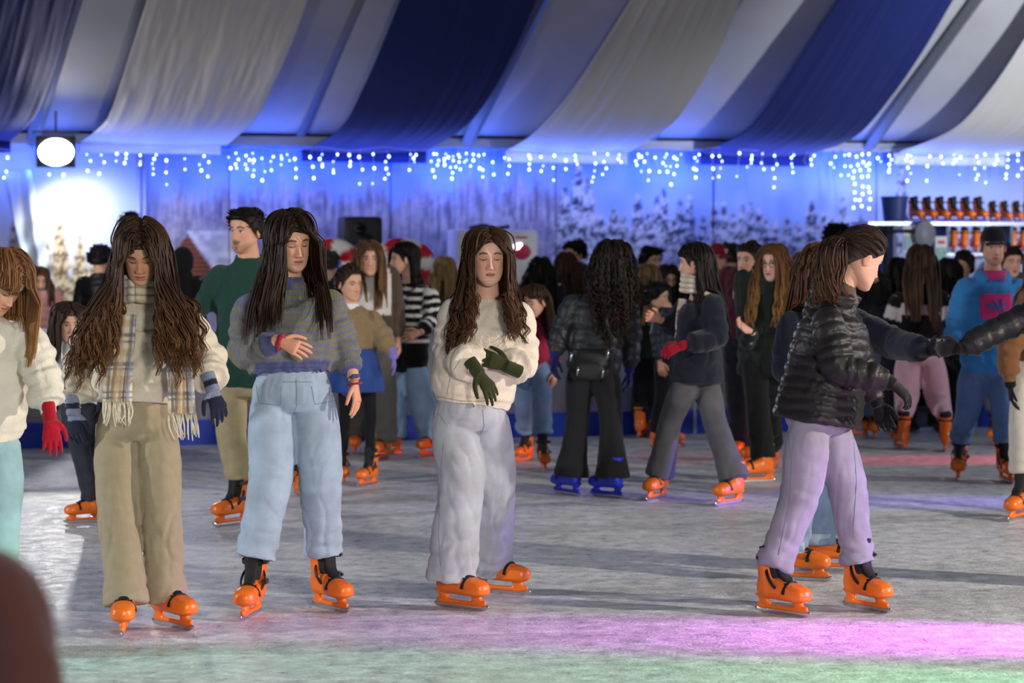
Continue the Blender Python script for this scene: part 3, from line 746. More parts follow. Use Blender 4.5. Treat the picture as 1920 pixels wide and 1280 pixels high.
# ---- skates
def build_skate():
    out = {}
    mb = MB()
    f = np.array([[0, .122, .118, .020, .030], [0, .108, .118, .036, .046], [0, .075, .120, .0435, .055], [0, .02, .116, .044, .052], [0, -.04, .108, .049, .046], [0, -.09, .102, .053, .041], [0, -.128, .098, .047, .035], [0, -.150, .095, .032, .024], [0, -.158, .093, .012, .010]])
    S = spline(f, 40); put(mb, loft(S[:, :3], S[:, 3], S[:, 4], (1, 0, 0), 24, expo=2.4))
    cu = spline(np.array([[0, .058, .09, .044, .056], [0, .060, .14, .046, .058], [0, .066, .19, .047, .055], [0, .072, .235, .050, .054], [0, .076, .272, .053, .056]]), 18)
    put(mb, loft(cu[:, :3], cu[:, 3], cu[:, 4], (1, 0, 0), 22))
    me = bake(mb, .0055, 5, 'skate')
    v = getv(me)      # moulded rim round the toe and a recessed ankle line
    r = .0028 * gs(v[:, 2], .083, .006) * (v[:, 1] < -.03) - .0020 * gs(v[:, 2], .108, .0035) * (v[:, 1] < -.05)
    setv(me, v + getn(me) * r[:, None]); out['skate'] = me
    mb = MB()
    L = spline(np.array([[0, .050, .13, .036, .050], [0, .046, .18, .038, .052], [0, .052, .235, .041, .052], [0, .058, .285, .046, .054], [0, .062, .305, .047, .055]]), 16)
    put(mb, loft(L[:, :3], L[:, 3], L[:, 4], (1, 0, 0), 20))
    T = spline(np.array([[0, -.062, .140, .018, .012], [0, -.035, .158, .026, .014], [0, -.010, .190, .030, .014], [0, .000, .240, .033, .013], [0, .000, .300, .036, .010], [0, -.006, .322, .030, .006]]), 18)
    put(mb, loft(T[:, :3], T[:, 3], T[:, 4], (1, 0, 0), 16)); out['liner'] = bake(mb, .0055, 3, 'liner')
    mb = MB(); T = spline(np.array([[0, -.066, .138, .016, .011], [0, -.045, .150, .024, .013], [0, -.022, .162, .026, .013], [0, .0, .175, .026, .02]]), 12)
    put(mb, loft(T[:, :3], T[:, 3], T[:, 4], (1, 0, 0), 16)); out['tongue'] = mb.mesh('tongue')
    def strap(c, tilt, rx, ry, h, name, dx=1):
        m = MB(); a = np.linspace(-.15, 2 * np.pi - .15, 33)
        ring = np.column_stack([rx * np.cos(a), ry * np.sin(a), 0 * a]) @ rotx(tilt).T + np.array(c)
        up = rotx(tilt) @ Z3
        put(m, loft(ring, h, .0035, up, 8, expo=3)); return m
    st = []
    m = strap((0, .062, .243), .12, .0555, .0645, .0095, 's'); st.append(m.mesh('strap'))
    m = strap((0, .022, .158), .95, .0535, .0760, .0085, 's'); st.append(m.mesh('strap'))
    m = MB(); a = np.linspace(0, np.pi, 17); arc = np.column_stack([.0525 * np.cos(a), -.052 - .010 * np.sin(a), .100 + .053 * np.sin(a)])
    put(m, loft(arc, .0085, .0035, (0, 1, 0), 8, expo=3))
    put(m, tube([(.035, -.045, .142), (-.032, -.085, .134)], .006, 6)); put(m, tube([(-.035, -.045, .142), (.032, -.085, .134)], .006, 6)); st.append(m.mesh('strap'))
    out['straps'] = st
    out['buckles'] = []
    for z, y, w in ((.243, .03, .056), (.155, .02, .055)):
        m = MB(); m.box((w - .006, y - .022, z - .011), (w + .009, y + .022, z + .011)); m.box((w + .006, y - .030, z - .006), (w + .014, y + .012, z + .006)); out['buckles'].append(m.mesh('buckle', False))
    m = MB()
    rail = spline(np.array([[0, .135, .036, .007, .009], [0, .125, .032, .011, .013], [0, .06, .031, .012, .011], [0, -.06, .031, .012, .011], [0, -.125, .033, .012, .014], [0, -.150, .042, .008, .010]]), 24)
    put(m, loft(rail[:, :3], rail[:, 3], rail[:, 4], (1, 0, 0), 10, expo=3))
    for y0, y1, ya, yb in ((.100, .088, .034, .026), (-.090, -.104, .030, .026)):
        p = spline(np.array([[0, y0, .092, .034, ya + .008], [0, (y0 + y1) / 2, .064, .017, yb], [0, y1, .030, .011, yb + .008]]), 10)
        put(m, loft(p[:, :3], p[:, 3], p[:, 4], (1, 0, 0), 14, expo=2.6))
    out['blade_holder'] = bake(m, .0055, 3, 'blade_holder')
    m = MB(); b = spline(np.array([[0, .148, .020, .0016, .004], [0, .135, .0145, .0018, .012], [0, 0, .0145, .0018, .0145], [0, -.14, .0145, .0018, .0125], [0, -.166, .026, .0015, .005]]), 22)
    put(m, loft(b[:, :3], b[:, 3], b[:, 4], (1, 0, 0), 8, expo=4)); out['blade'] = m.mesh('blade')
    return out


SK = build_skate()
def skate(parent, pos, yaw, color=None, roll=0, pitch=0, scale=1.0, low=False):
    """a boot with its parts; parent None makes it a thing of its own"""
    mt = color or M_ORANGE
    s = obj('skate', SK['skate'], mt, parent); s.rotation_mode = 'XYZ'
    M_ = Matrix.Rotation(yaw, 4, 'Z') @ Matrix.Rotation(pitch, 4, 'X') @ Matrix.Rotation(roll, 4, 'Y')
    loc = Vector(pos) - (parent.location if parent is not None else Vector((0, 0, 0)))
    s.location = loc; s.rotation_euler = M_.to_euler(); s.scale = (scale,) * 3
    if low: obj('tongue', SK['tongue'], M_BLACK, s)
    else: obj('liner', SK['liner'], M_BLACK, s); obj('buckle', SK['buckles'][0], M_BUCKLE, s); obj('buckle', SK['buckles'][1], M_BUCKLE, s)
    for k in SK['straps'][2 if low else 0:]: obj('strap', k, M_STRAP, s)
    obj('blade_holder', SK['blade_holder'], mt, s); obj('blade', SK['blade'], M_STEEL, s)
    return s, M_


def build_shoe():
    mb = MB(); f = np.array([[0, .10, .045, .028, .038], [0, .06, .05, .036, .046], [0, .0, .045, .036, .042], [0, -.08, .036, .042, .030], [0, -.14, .030, .036, .024], [0, -.165, .026, .012, .012]])
    S = spline(f, 24); put(mb, loft(S[:, :3], S[:, 3], S[:, 4], (1, 0, 0), 16)); put(mb, loft(np.array([[0, .055, .04], [0, .06, .12]]), .036, .045, (1, 0, 0), 14)); return bake(mb, .008, 3, 'shoe')
SHOE = build_shoe()


# ---- hair
def sq(q, rad):
    a = np.abs(q / rad); return ((a[..., 0] ** 2.3 + a[..., 1] ** 2.3) + a[..., 2] ** 3.0) ** (1 / 2.55)


def sq_xy(az, z, rad):
    r = np.clip(1 - np.abs(z / rad[2]) ** 3.0, 0, 1) ** (1 / 2.3); e = 2 / 2.3
    sx, cy_ = np.sin(az), np.cos(az)
    return np.sign(sx) * np.abs(sx) ** e * r * rad[0], -np.sign(cy_) * np.abs(cy_) ** e * r * rad[1]


def push(P, cols, off):
    for c in cols:
        if c[0] == 'e':
            _, ce, R, rad = c; q = (P - ce) @ R; s = sq(q, rad + off[:, None])
            m = s < 1; q[m] = q[m] / np.maximum(s[m], .05)[:, None]; P[m] = (q @ R.T + ce)[m]
        else:
            _, a, b, r = c; ab = b - a; t = np.clip(((P - a) @ ab) / (ab @ ab), 0, 1); cl = a + t[:, None] * ab
            dv = P - cl; dist = np.linalg.norm(dv, axis=1) + 1e-9; m = dist < r + off; P[m] = (cl + dv * ((r + off) / dist)[:, None])[m]
    return P


def hairline(az, low=-.085, fore=.064):
    if low == -.10: return np.interp(abs(az), [0, .55, .85, 1.15, 1.35, 1.6, 1.9, 2.5, 3.2], [fore, fore - .004, .048, .032, .012, .008, -.018, -.070, -.078])
    return np.interp(abs(az), [0, .55, .85, 1.15, 1.32, 1.55, 1.9, 2.5, 3.2], [fore, fore - .004, .045, .022, -.012, -.025, -.045, low, low])


def hair_mesh(sp, R, c, size, res, cols, rnd, lean):
    """sp: dict(style,color,length,part,front,wave,lift)"""
    k_ = size / .237; rad = np.array([.0795, .0985, .1205]) * k_; ce = c + R @ (np.array([0, .0055, .001]) * k_)
    base = hx(sp['color']); tipc = hx(sp.get('tip', sp['color']))
    ng, nc = {3: (260, 8), 2: (110, 5), 1: (60, 4)}[res]; steps = {3: 30, 2: 18, 1: 13}[res]
    style = sp.get('style', 'long'); L = sp.get('length', .45); part = sp.get('part', 0.0)
    if style == 'short': ng, nc, steps = int(ng * 1.9), nc, 6
    low = sp.get('low', -.085)
    # scalp cap
    mb = MB(); na, nz = (64, 40) if res == 3 else (40, 24)
    az = np.linspace(-np.pi, np.pi, na, endpoint=False); hl = hairline(az, low, sp.get('fore', .064)) * k_
    tt = np.linspace(0, 1, nz) ** .8
    zt = rad[2] * .999
    Zc = hl[None] * (1 - tt[:, None]) + zt * tt[:, None]; 
    grow = 1.005 + sp.get('cap', .03) * np.clip(np.minimum(tt * 6, 1), 0, 1)[:, None]
    g1 = grow
    cx_, cy_ = sq_xy(az[None], Zc, rad); Vc = np.stack([cx_ * g1, cy_ * g1, Zc * g1], -1)
    if style in ('long', 'pony', 'bun', 'curly'):   # groove along the parting
        gd = gs(Vc[..., 0], part, .0045) * (Vc[..., 1] < .04) * (Vc[..., 2] > .05); Vc[..., 2] -= .003 * gd
        gc = gd
    else: gc = np.zeros(Zc.shape)
    n = .5 + .5 * vnoise(np.column_stack([(az[None] * 9 + Zc * 0).ravel(), (Zc * 14).ravel(), np.zeros(Zc.size)]), 9).reshape(Zc.shape)
    colr = base * (.82 + .3 * n[..., None]); sc = hx('#7a5c4c'); colr = colr * (1 - .5 * gc[..., None]) + sc * .5 * gc[..., None] if style in ('long', 'pony') else colr
    kk = np.arange(nz - 1)[:, None] * na; j = np.arange(na)[None]; j2 = (j + 1) % na
    q = np.stack([kk + j, kk + j2, kk + na + j2, kk + na + j], -1).reshape(-1, 4)
    mb.add(Vc.reshape(-1, 3) @ R.T + ce, q, None, colr.reshape(-1, 3))
    # roots
    if style != 'bald':
        u = rnd.uniform(-np.pi, np.pi, ng * 4); zz = rnd.uniform(-.09, .115, ng * 4) * k_
        ok = zz > hairline(u, low, sp.get('fore', .064)) * k_ + .002; u, zz = u[ok][:ng], zz[ok][:ng]; ng = len(u)
        qx, qy = sq_xy(u, zz, rad); q = np.column_stack([qx, qy, zz])
        if style in ('long', 'curly', 'bob'):        # crowd roots to the parting as well
            m = rnd.random(ng) < .42; yy = rnd.uniform(-.088, .05, ng) * k_; xx = part * k_ + rnd.choice([-1, 1], ng) * rnd.uniform(.002, .012, ng)
            zt_ = rad[2] * np.clip(1 - np.abs(xx / rad[0]) ** 2.3 - np.abs(yy / rad[1]) ** 2.3, 0.02, 1) ** (1 / 3.0); m &= zt_ > sp.get('fore', .064) * k_
            q[m] = np.column_stack([xx, yy, zt_])[m]
        side = np.sign(q[:, 0] - part * k_ + 1e-9); P = q @ R.T + ce
        off = (.003 + rnd.uniform(0, .012, ng) * sp.get('vol', 1)) * (1.6 if style == 'curly' else 1)
        hcols = [('e', ce, R, rad * .99)] + cols
        Gv = np.array([0, 0, -1.0]); path = [P.copy()]
        if style == 'short':
            nrmv = nrm((q / rad ** 2)) @ R.T; fl = R @ np.array(sp.get('flow', (0, -.4, .5)))
            V = nrm(nrmv * .75 + fl + rnd.normal(0, sp.get('rand', .35), (ng, 3)))
            st = np.full(ng, L / (steps - 1)) * rnd.uniform(.6, 1.15, ng)
            if sp.get('fade'): st *= np.interp(q[:, 2] / k_, [-.05, .02, .07], [.15, .3, 1.0])
            for k in range(steps - 1):
                V = nrm(V + rnd.normal(0, sp.get('curl', .15), (ng, 3)) + np.array([0, 0, -.08])); P = P + V * st[:, None]; P = push(P, hcols, off * .3); path.append(P.copy())
        elif style in ('pony', 'bun'):
            tie = np.array(sp.get('tie', (0, .115, .03))) * k_; n1 = 7
            for k in range(1, n1 + 1):
                t = k / n1; qq = q * (1 - t) + tie * t + rnd.normal(0, .004, (ng, 3)) * t; s = sq(qq, rad + off[:, None] * .6)
                qq = np.where((s < 1)[:, None], qq / s[:, None], qq); path.append(qq @ R.T + ce)
            P = path[-1].copy(); back = R @ np.array(sp.get('tail', (0, 1, .1)))
            if style == 'pony':
                V = nrm(back + rnd.normal(0, .22, (ng, 3))); st = L / (steps - n1) * rnd.uniform(.6, 1.1, ng)
                for k in range(steps - n1):
                    V = nrm(V * .80 + Gv * .26 + rnd.normal(0, .05, (ng, 3))); P = P + V * st[:, None]; P = push(P, hcols, off); path.append(P.copy())
            else:
                a0 = rnd.uniform(0, 6.28, ng); br = .032 * k_
                ctr = tie + np.array([0, .02, 0]); 
                for k in range(8):
                    a = a0 + k * .7; b2 = rnd.uniform(.8, 1, ng) * br; qq = ctr + np.column_stack([np.cos(a) * b2, np.sin(a * .5) * b2 * .8, np.sin(a) * b2]); path.append(qq @ R.T + ce)
        else:
            azn = abs(u)
            V = np.column_stack([side * 1.0, .25 + .35 * rnd.random(ng), -.15 + 0 * side]) @ R.T
            bk = q[:, 1] > .03; V[bk] = (np.column_stack([side * .6, .35 + 0 * side, -.8 + 0 * side]) @ R.T)[bk]
            V = nrm(V); st = L / (steps - 1) * rnd.uniform(.80, 1.08, ng)
            fwd = R @ np.array([0, -1, 0]); fwd = nrm(np.array([fwd[0], fwd[1], 0])) if abs(fwd[2]) < .95 else lean
            fr = sp.get('front', 1.5)
            frside = sp.get('front_sides', (1, 1))
            rootaz = np.arctan2(abs(q[:, 0]), -q[:, 1])
            goes = np.where(rootaz + rnd.normal(0, .25, ng) < fr, 1.0, -1.0)
            goes = np.where(side < 0, np.where(frside[0], goes, -1), np.where(frside[1], goes, -1))
            body_f = sp.get('bodyf', fwd)
            fw_ = sp.get('face', .070) * k_; latv = sp.get('lat', np.array([1., 0, 0])); rs_ = rnd.uniform(.1, 1, ng)[:, None]
            def clear_face(P, side, k):
                ql = (P - ce) @ R; top_ = .066 * k_; lowf = np.clip((top_ - ql[:, 2]) / (.045 * k_), 0, 1)
                lim = fw_ * (.45 + .55 * lowf); m = (abs(ql[:, 0]) < lim) & (ql[:, 1] < .0) & (ql[:, 2] < top_) & (ql[:, 2] > -.15 * k_)
                if m.any(): ql[m, 0] = (side * lim)[m]; P = P.copy(); P[m] = (ql @ R.T + ce)[m]
                if sp.get('tuck') is not None:
                    ql = (P - ce) @ R; m = (side == sp['tuck']) & (ql[:, 1] < .035 * k_) & (ql[:, 2] < .045 * k_) & (ql[:, 2] > -.2 * k_)
                    if m.any(): ql[m, 1] = .035 * k_; P = P.copy(); P[m] = (ql @ R.T + ce)[m]
                return P
            for k in range(steps - 1):
                s = k / (steps - 1)
                hgt = np.clip((ce[2] - .05 - P[:, 2]) / .08, 0, 1)[:, None]
                V = nrm(V * .62 + Gv * .42 + body_f * goes[:, None] * .16 * hgt + side[:, None] * latv * sp.get('spread', 0) * hgt * (1 - s) * rs_)
                P = P + V * st[:, None]; P = push(P, hcols, off)
                P = clear_face(P, side, 1.0)
                path.append(P.copy())
        path = np.stack(path, 1)                              # ng, k, 3
        kN = path.shape[1]; s = np.linspace(0, 1, kN)
        # children clumped round the guides
        ch = np.repeat(path, nc, 0); m = len(ch)
        cr = sp.get('clump', .011) * (1 if res == 3 else 1.25); o1 = rnd.normal(0, 1, (m, 3)); o1[:, 2] *= .3
        ch = ch + o1[:, None] * (cr * np.clip(.25 + 2.2 * s, 0, 1) * (1 - .55 * s))[None, :, None]
        wv = sp.get('wave', 0)
        if wv:
            ph = np.repeat(rnd.uniform(0, 6.28, ng), nc) + rnd.normal(0, .35, m); lam = sp.get('lam', .085) * np.repeat(rnd.uniform(.8, 1.25, ng), nc)
            ln = s[None] * L; env = np.clip((s - sp.get('wstart', .35)) * 2.5, 0, 1)[None]
            arg = 2 * np.pi * ln / lam[:, None] + ph[:, None]
            hd = np.repeat(rnd.uniform(0, 6.28, ng), nc); ax_ = np.column_stack([np.cos(hd), np.sin(hd), 0 * hd])
            ch = ch + ax_[:, None] * (np.sin(arg) * wv * env)[..., None] + np.cross(ax_, Z3)[:, None] * (np.cos(arg) * wv * .7 * env)[..., None]
        if style == 'long' or style == 'curly' or style == 'bob':
            flat = ch[:, 1:].reshape(-1, 3); flat = push(flat, cols, np.full(len(flat), .001)); flat = clear_face(flat, np.repeat(np.repeat(side, nc), kN - 1), 1); ch[:, 1:] = flat.reshape(m, -1, 3)
        w = {3: .0036, 2: .0066, 1: .0095}[res] * sp.get('thick', 1) * (.8 if style == 'short' else 1)
        wr = w * (np.clip(.6 + 3 * s, 0, 1)) * (1 - .78 * np.clip((s - .55) / .45, 0, 1) ** 1.5)
        T = nrm(np.gradient(ch, axis=1)); ref = np.array([.31, .52, .79]); Uu = nrm(np.cross(T, ref)); Vv = np.cross(T, Uu)
        a = np.array([0, 2.094, 4.189]); ring = ch[:, :, None] + (Uu[:, :, None] * np.cos(a)[None, None, :, None] + Vv[:, :, None] * np.sin(a)[None, None, :, None]) * wr[None, :, None, None]
        v = ring.reshape(-1, 3); b0 = (np.arange(m) * kN * 3)[:, None, None]; kk = (np.arange(kN - 1) * 3)[None, :, None]; jj = np.arange(3)[None, None]; j2 = (jj + 1) % 3
        q = np.stack([b0 + kk + jj, b0 + kk + j2, b0 + kk + 3 + j2, b0 + kk + 3 + jj], -1).reshape(-1, 4)
        br = (np.repeat(rnd.uniform(.78, 1.2, ng), nc) * rnd.uniform(.88, 1.12, m))[:, None, None]
        tp = np.clip((s - .35) / .65, 0, 1)[None, :, None]
        cc = (base * (1 - tp) + tipc * tp) * br
        mb.add(v, q, None, np.repeat(cc[:, :, None], 3, 2).reshape(-1, 3))
    return mb.mesh('hair', True, True)


# ---- garments
def folds(seed, amp, lam, swirl=1.2, env=None):
    r = np.random.default_rng(seed); p = r.uniform(0, 6.28, 8)
    def f(s, a):
        x = 2 * np.pi * s / lam
        sv = lambda q: 1.25 * np.abs(np.sin(q * .5)) ** .7 - .75
        y = .75 * sv(x + swirl * np.sin(a + p[0]) + p[1]) + .6 * sv(x * 1.63 + 1.5 * np.sin(a * 2 + p[2]) + p[3]) * np.sin(a + p[4]) + .3 * np.sin(x * .55 + a + p[5])
        e = 1 if env is None else env(s)
        return amp * e * y
    return f


def ridge(v, amp, scale, seed):
    sc = np.asarray(scale, float); wp = np.column_stack([vnoise(v * 5 + k * 7.1, seed + 20 + k) for k in range(3)]) * .9
    q = v * sc + wp; a, b = math.cos(.5), math.sin(.5); q2 = np.column_stack([q[:, 0] * a + q[:, 2] * b, q[:, 1], q[:, 2] * a - q[:, 0] * b])
    f = lambda n: np.minimum(np.abs(n) * 2.3, 1) ** .8
    return amp * (f(vnoise(q, seed)) * .8 + f(vnoise(q2 * 1.9 + 5, seed + 1)) * .5 + vnoise(q * .6, seed + 2) * .5 - .9)


PN = [0]
def person(label, D, yaw=0, base=None, H=1.66, head=None, hyaw=None, hpitch=8, hroll=0, j=None, feet=None, skates=True, skate_col=None, res=2, top=None, pants=None, hair=None,
           skin='#d9a88c', face=None, gloves=None, arms=None, seed=None, head_size=None, extras=(), group='skaters and visitors at the rink', lift=None, palm=None, hide_legs=False, ledge=0.0):
    PN[0] += 1; seed = seed or PN[0] * 17; rnd = np.random.default_rng(seed); j = j or {}; face = face or {}
    s = H / 1.66; lift = lift if lift is not None else (.085 if skates else .02); lift += ledge
    ya = math.radians(yaw); fw = np.array([math.sin(ya), -math.cos(ya), 0]); lf = np.array([math.cos(ya), math.sin(ya), 0])
    J = {}
    if base is not None: b0 = G(*base) if len(base) == 2 else np.array(base, float)
    else: x = W(head[0], head[1], D); b0 = np.array([x[0], D, 0])
    b0[2] = 0
    if D is None: D = b0[1]
    up = lambda f: b0 + Z3 * (lift + f * H)
    J['hip'] = up(.52); J['nk'] = up(.835) + fw * .0
    if head is not None: J['hd'] = W(head[0], head[1], D + (head[2] if len(head) > 2 else 0))
    else: J['hd'] = up(.925) + fw * .02
    for k in ('hip', 'nk'):
        if k in j: J[k] = W(j[k][0], j[k][1], D + (j[k][2] if len(j[k]) > 2 else 0))
    sw = .165 * s
    for sd, sg in (('r', -1), ('l', 1)):
        J['s' + sd] = J['nk'] + lf * sg * sw - Z3 * .045 * s
        J['h' + sd] = J['hip'] + lf * sg * .085 * s
        for k in ('s' + sd, 'h' + sd):
            if k in j: J[k] = W(j[k][0], j[k][1], D + (j[k][2] if len(j[k]) > 2 else 0))
        J['e' + sd] = J['s' + sd] + lf * sg * .05 * s - Z3 * .28 * s - fw * .02
        if 'e' + sd in j: q = j['e' + sd]; J['e' + sd] = W(q[0], q[1], D + (q[2] if len(q) > 2 else 0))
        J['w' + sd] = J['e' + sd] - Z3 * .235 * s + fw * .06 * s
        if 'w' + sd in j: q = j['w' + sd]; J['w' + sd] = W(q[0], q[1], D + (q[2] if len(q) > 2 else 0))
        J['t' + sd] = J['w' + sd] + nrm(J['w' + sd] - J['e' + sd]) * .18 * s
        if 't' + sd in j: q = j['t' + sd]; J['t' + sd] = W(q[0], q[1], D + (q[2] if len(q) > 2 else 0))
    lfS = nrm(J['sl'] - J['sr']); lfH = nrm((J['hl'] - J['hr']) * np.array([1, 1, .3]))
    fwS = nrm(np.cross(lfS, Z3)); fwS = fwS if np.dot(fwS, fw) > -.2 else -fwS
    P0 = empty('person', tuple(b0), label, 'person', group)
    o0 = b0.copy()
    def add(name, me, m, lab=None):
        v = getv(me) - o0; setv(me, v); o = obj(name, me, m, P0)
        if lab: o['label'] = lab
        return o
    # feet
    foot = {}
    for sd, sg in (('r', -1), ('l', 1)):
        ft = (feet or {}).get(sd)
        if ft is None: g = b0 + lf * sg * .10 * s + Z3 * ledge; fy = ya + .12 * sg; fp = 0; fr_ = 0
        else:
            g = G(ft[0], ft[1]) ; fy = math.radians(ft[2]); fp = math.radians(ft[3]) if len(ft) > 3 else 0; fr_ = math.radians(ft[4]) if len(ft) > 4 else 0
        sc = .80 + .2 * s if H > 1.4 else .82
        Mf = np.array(Matrix.Rotation(fy, 4, 'Z') @ Matrix.Rotation(fp, 4, 'X') @ Matrix.Rotation(fr_, 4, 'Y'))[:3, :3]
        if skates: skate(P0, g, fy, skate_col, fr_, fp, sc, (pants or {}).get('hemz', .12) < .19)
        elif not hide_legs: obj('shoe', SHOE, cloth('#2b2b2f', 'leather'), P0, tuple(g - o0), (0, 0, fy))
        foot[sd] = (g, fy); za = .20 if skates else .10
        J['a' + sd] = g + Mf @ np.array([0, .06, za]) * sc
        if 'a' + sd in j: q = j['a' + sd]; J['a' + sd] = W(q[0], q[1], D + (q[2] if len(q) > 2 else 0))
        J['k' + sd] = J['h' + sd] * .5 + J['a' + sd] * .5 + fw * .035 * s
        if 'k' + sd in j: q = j['k' + sd]; J['k' + sd] = W(q[0], q[1], D + (q[2] if len(q) > 2 else 0))
    # ---- head and body
    hs = head_size or (.243 * (.6 + .4 * s) if H > 1.45 else .222)
    hy = math.radians(yaw if hyaw is None else hyaw); R = rotz(hy) @ roty(math.radians(hroll)) @ rotx(math.radians(hpitch))
    body = MB(); hp = head_piece(R, J['hd'], hs, res, skin, **face); body.add(*hp[:3], hp[3]); sk = hx(skin)
    nb = J['hd'] + R @ np.array([0, .020, -.028]) * hs / .237
    nk = J['nk']; S = spline(np.column_stack([np.array([nk - Z3 * .06, nk + Z3 * .01, nb * .6 + nk * .4, nb]), [.085 * s, .062 * s, .050 * s, .040 * s], [.07 * s, .058 * s, .050 * s, .040 * s]]), 12)
    put(body, loft(S[:, :3], S[:, 3], S[:, 4], lfS, 20), sk)
    tor = spline(np.column_stack([np.array([J['hip'] - Z3 * .01, J['hip'] + Z3 * .06, J['hip'] * .5 + nk * .5, nk - Z3 * .12, nk - Z3 * .03]), np.array([.10, .11, .11, .13, .07]) * s, np.array([.06, .075, .075, .08, .055]) * s]), 14)
    put(body, loft(tor[:, :3], tor[:, 3], tor[:, 4], lfS, 16), sk)
    gl = gloves or {}
    for sd, sg in (('r', -1), ('l', 1)):
        S = spline(np.column_stack([np.array([J['s' + sd], J['e' + sd], J['w' + sd]]), np.array([.045, .038, .027]) * s]), 12); put(body, loft(S[:, :3], S[:, 3], S[:, 3], fw + Z3 * .2, 10), sk)
        if not hide_legs or True:
            S = spline(np.column_stack([np.array([J['h' + sd], J['k' + sd], J['a' + sd] + Z3 * .02]), np.array([.058, .042, .034]) * s]), 12); put(body, loft(S[:, :3], S[:, 3], S[:, 3], lf, 10), sk)
        dh = nrm(J['t' + sd] - J['w' + sd])
        pn = -sg * lf * .8 + -fw * .3
        if palm and sd in palm: pn = np.array(palm[sd], float)
        if abs(np.dot(nrm(pn), dh)) > .9: pn = np.array([0, 1, -.3])
        x = np.cross(dh, nrm(pn - np.dot(pn, dh) * dh)); side = 1 if np.dot(x, fw + Z3 * .4) > 0 else -1
        curl = gl.get('curl', {}).get(sd, .30) if isinstance(gl.get('curl'), dict) else gl.get('curl', .30)
        hand = hand_pieces(J['w' + sd] + dh * .005, J['t' + sd], pn, side, curl, (.95 if H > 1.45 else .8) * (1.08 if gl.get(sd) else 1))
        if gl.get(sd):
            g = MB()
            for h_ in hand: put(g, h_)
            cu = gl.get('cuff', .05); put(g, loft(np.array([J['w' + sd] - dh * cu, J['w' + sd] + dh * .03]), .034, .030, pn, 14))
            me = bake(g, .0045 if res == 3 else .007, 2, 'glove')
            if gl.get('stripes'):
                t = (getv(me) - J['w' + sd]) @ dh; c1, c2 = hx('#23283c'), hx('#8088a0'); m = ((t > -.02) & (t < .005)) | (t > .055)
                setcol(me, np.where(m[:, None], c1, c2)); add('glove', me, M_PATTERN)
            else: add('glove', me, cloth(gl[sd], 'knit'))
        else:
            for h_ in hand: put(body, h_, sk * np.array([1.02, .93, .90]))
    add('body', body.mesh('body', True, True), M_SKIN)
    # ---- trousers
    pt = dict(color='#2b2d33', kind='denim', r=(.098, .085, .088, .10), hemz=.12, waist=.085); pt.update(pants or {})
    vox = {3: .0085, 2: .013, 1: .02}[res]
    pelvA = pt.get('pelv', (.155, .112))
    g = MB(); hc = J['hip']; wz = pt['waist']
    if not pt.get('skirt_only'):
        S = spline(np.column_stack([np.array([hc - Z3 * .065 * s, hc - Z3 * .02 * s, hc + Z3 * .03 * s, hc + Z3 * wz * s, hc + Z3 * (wz + .03) * s]), np.array([.120, .152, .156, .138, .135]) / .155 * pelvA[0] * s, np.array([.070, .100, .108, .100, .098]) / .112 * pelvA[1] * s]), 14)
        put(g, loft(S[:, :3], S[:, 3], S[:, 4], lfH, 24))
    for sd, sg in (('r', -1), ('l', 1)):
        r0, r1, r2, r3 = [q * s for q in pt['r']]
        h, k, a = J['h' + sd], J['k' + sd], J['a' + sd]; hz = pt['hemz']
        end = a + (a - k) / max(np.linalg.norm(a - k), .1) * (a[2] - hz - ledge) if a[2] - hz - ledge > -.3 else a
        end = np.array([a[0] + (end[0] - a[0]) * .3, a[1] + (end[1] - a[1]) * .3, hz + ledge])
        fyy = foot[sd][1]; end = end + np.array([math.sin(fyy), -math.cos(fyy), 0]) * pt.get('hemf', .015)
        pts = np.array([h + Z3 * .01, h * .62 + k * .38, k, k * .45 + end * .55, end * .93 + k * .07, end])
        rr = np.array([r0 * .82, r0 * .97, r1, r2, r3, r3 * 1.0])
        S = spline(np.column_stack([pts, rr]), 46)
        tl = np.linalg.norm(h - k) + np.linalg.norm(k - end)
        bunch = pt.get('bunch', .010)
        fo = folds(seed + 3 + sg, bunch, .075, 1.4, lambda q: np.clip((q / tl - .70) / .25, 0, 1) + .35 * np.exp(-((q / tl - .5) / .08) ** 2) + .12)
        dep = pt.get('flat', .92)
        put(g, loft(S[:, :3], S[:, 3], S[:, 3] * dep, lfH, 24, fo))
    me = bake(g, vox, 1, 'trousers'); v = getv(me)
    v = v + getn(me) * ridge(v, 1.35 * pt.get('crease', .0065) * (.55 + .45 * sst(.35, .75, np.abs((v[:, 2] - hc[2]) / (hc[2] - .15)) + .25 * vnoise(v * 3, seed + 4))), (9, 9, 1.5), seed)[:, None]
    setv(me, v); add(pt.get('name', 'trousers'), me, cloth(pt['color'], pt['kind']))
    if pt.get('cuff'):
        for sd in ('r', 'l'):
            a = J['a' + sd]; m_ = MB(); e = np.array([a[0], a[1], pt['hemz'] + .01]); put(m_, loft(np.array([e, e + Z3 * .02, e + Z3 * .055]), pt['r'][3] * 1.1, pt['r'][3] * 1.02, lfH, 24)); add('trouser_cuff', m_.mesh('trouser_cuff'), cloth(pt['cuff'], 'denim'))
    # ---- top garment
    tp = dict(color='#333333', kind='plain', hem=-.02, w=(.165, .172, .160, .165, .150), dpt=(.115, .118, .112, .112, .085), sl=(.072, .066, .060, .052, .040), fold=.008, name='jacket', collar=None, hood=False)
    tp.update(top or {})
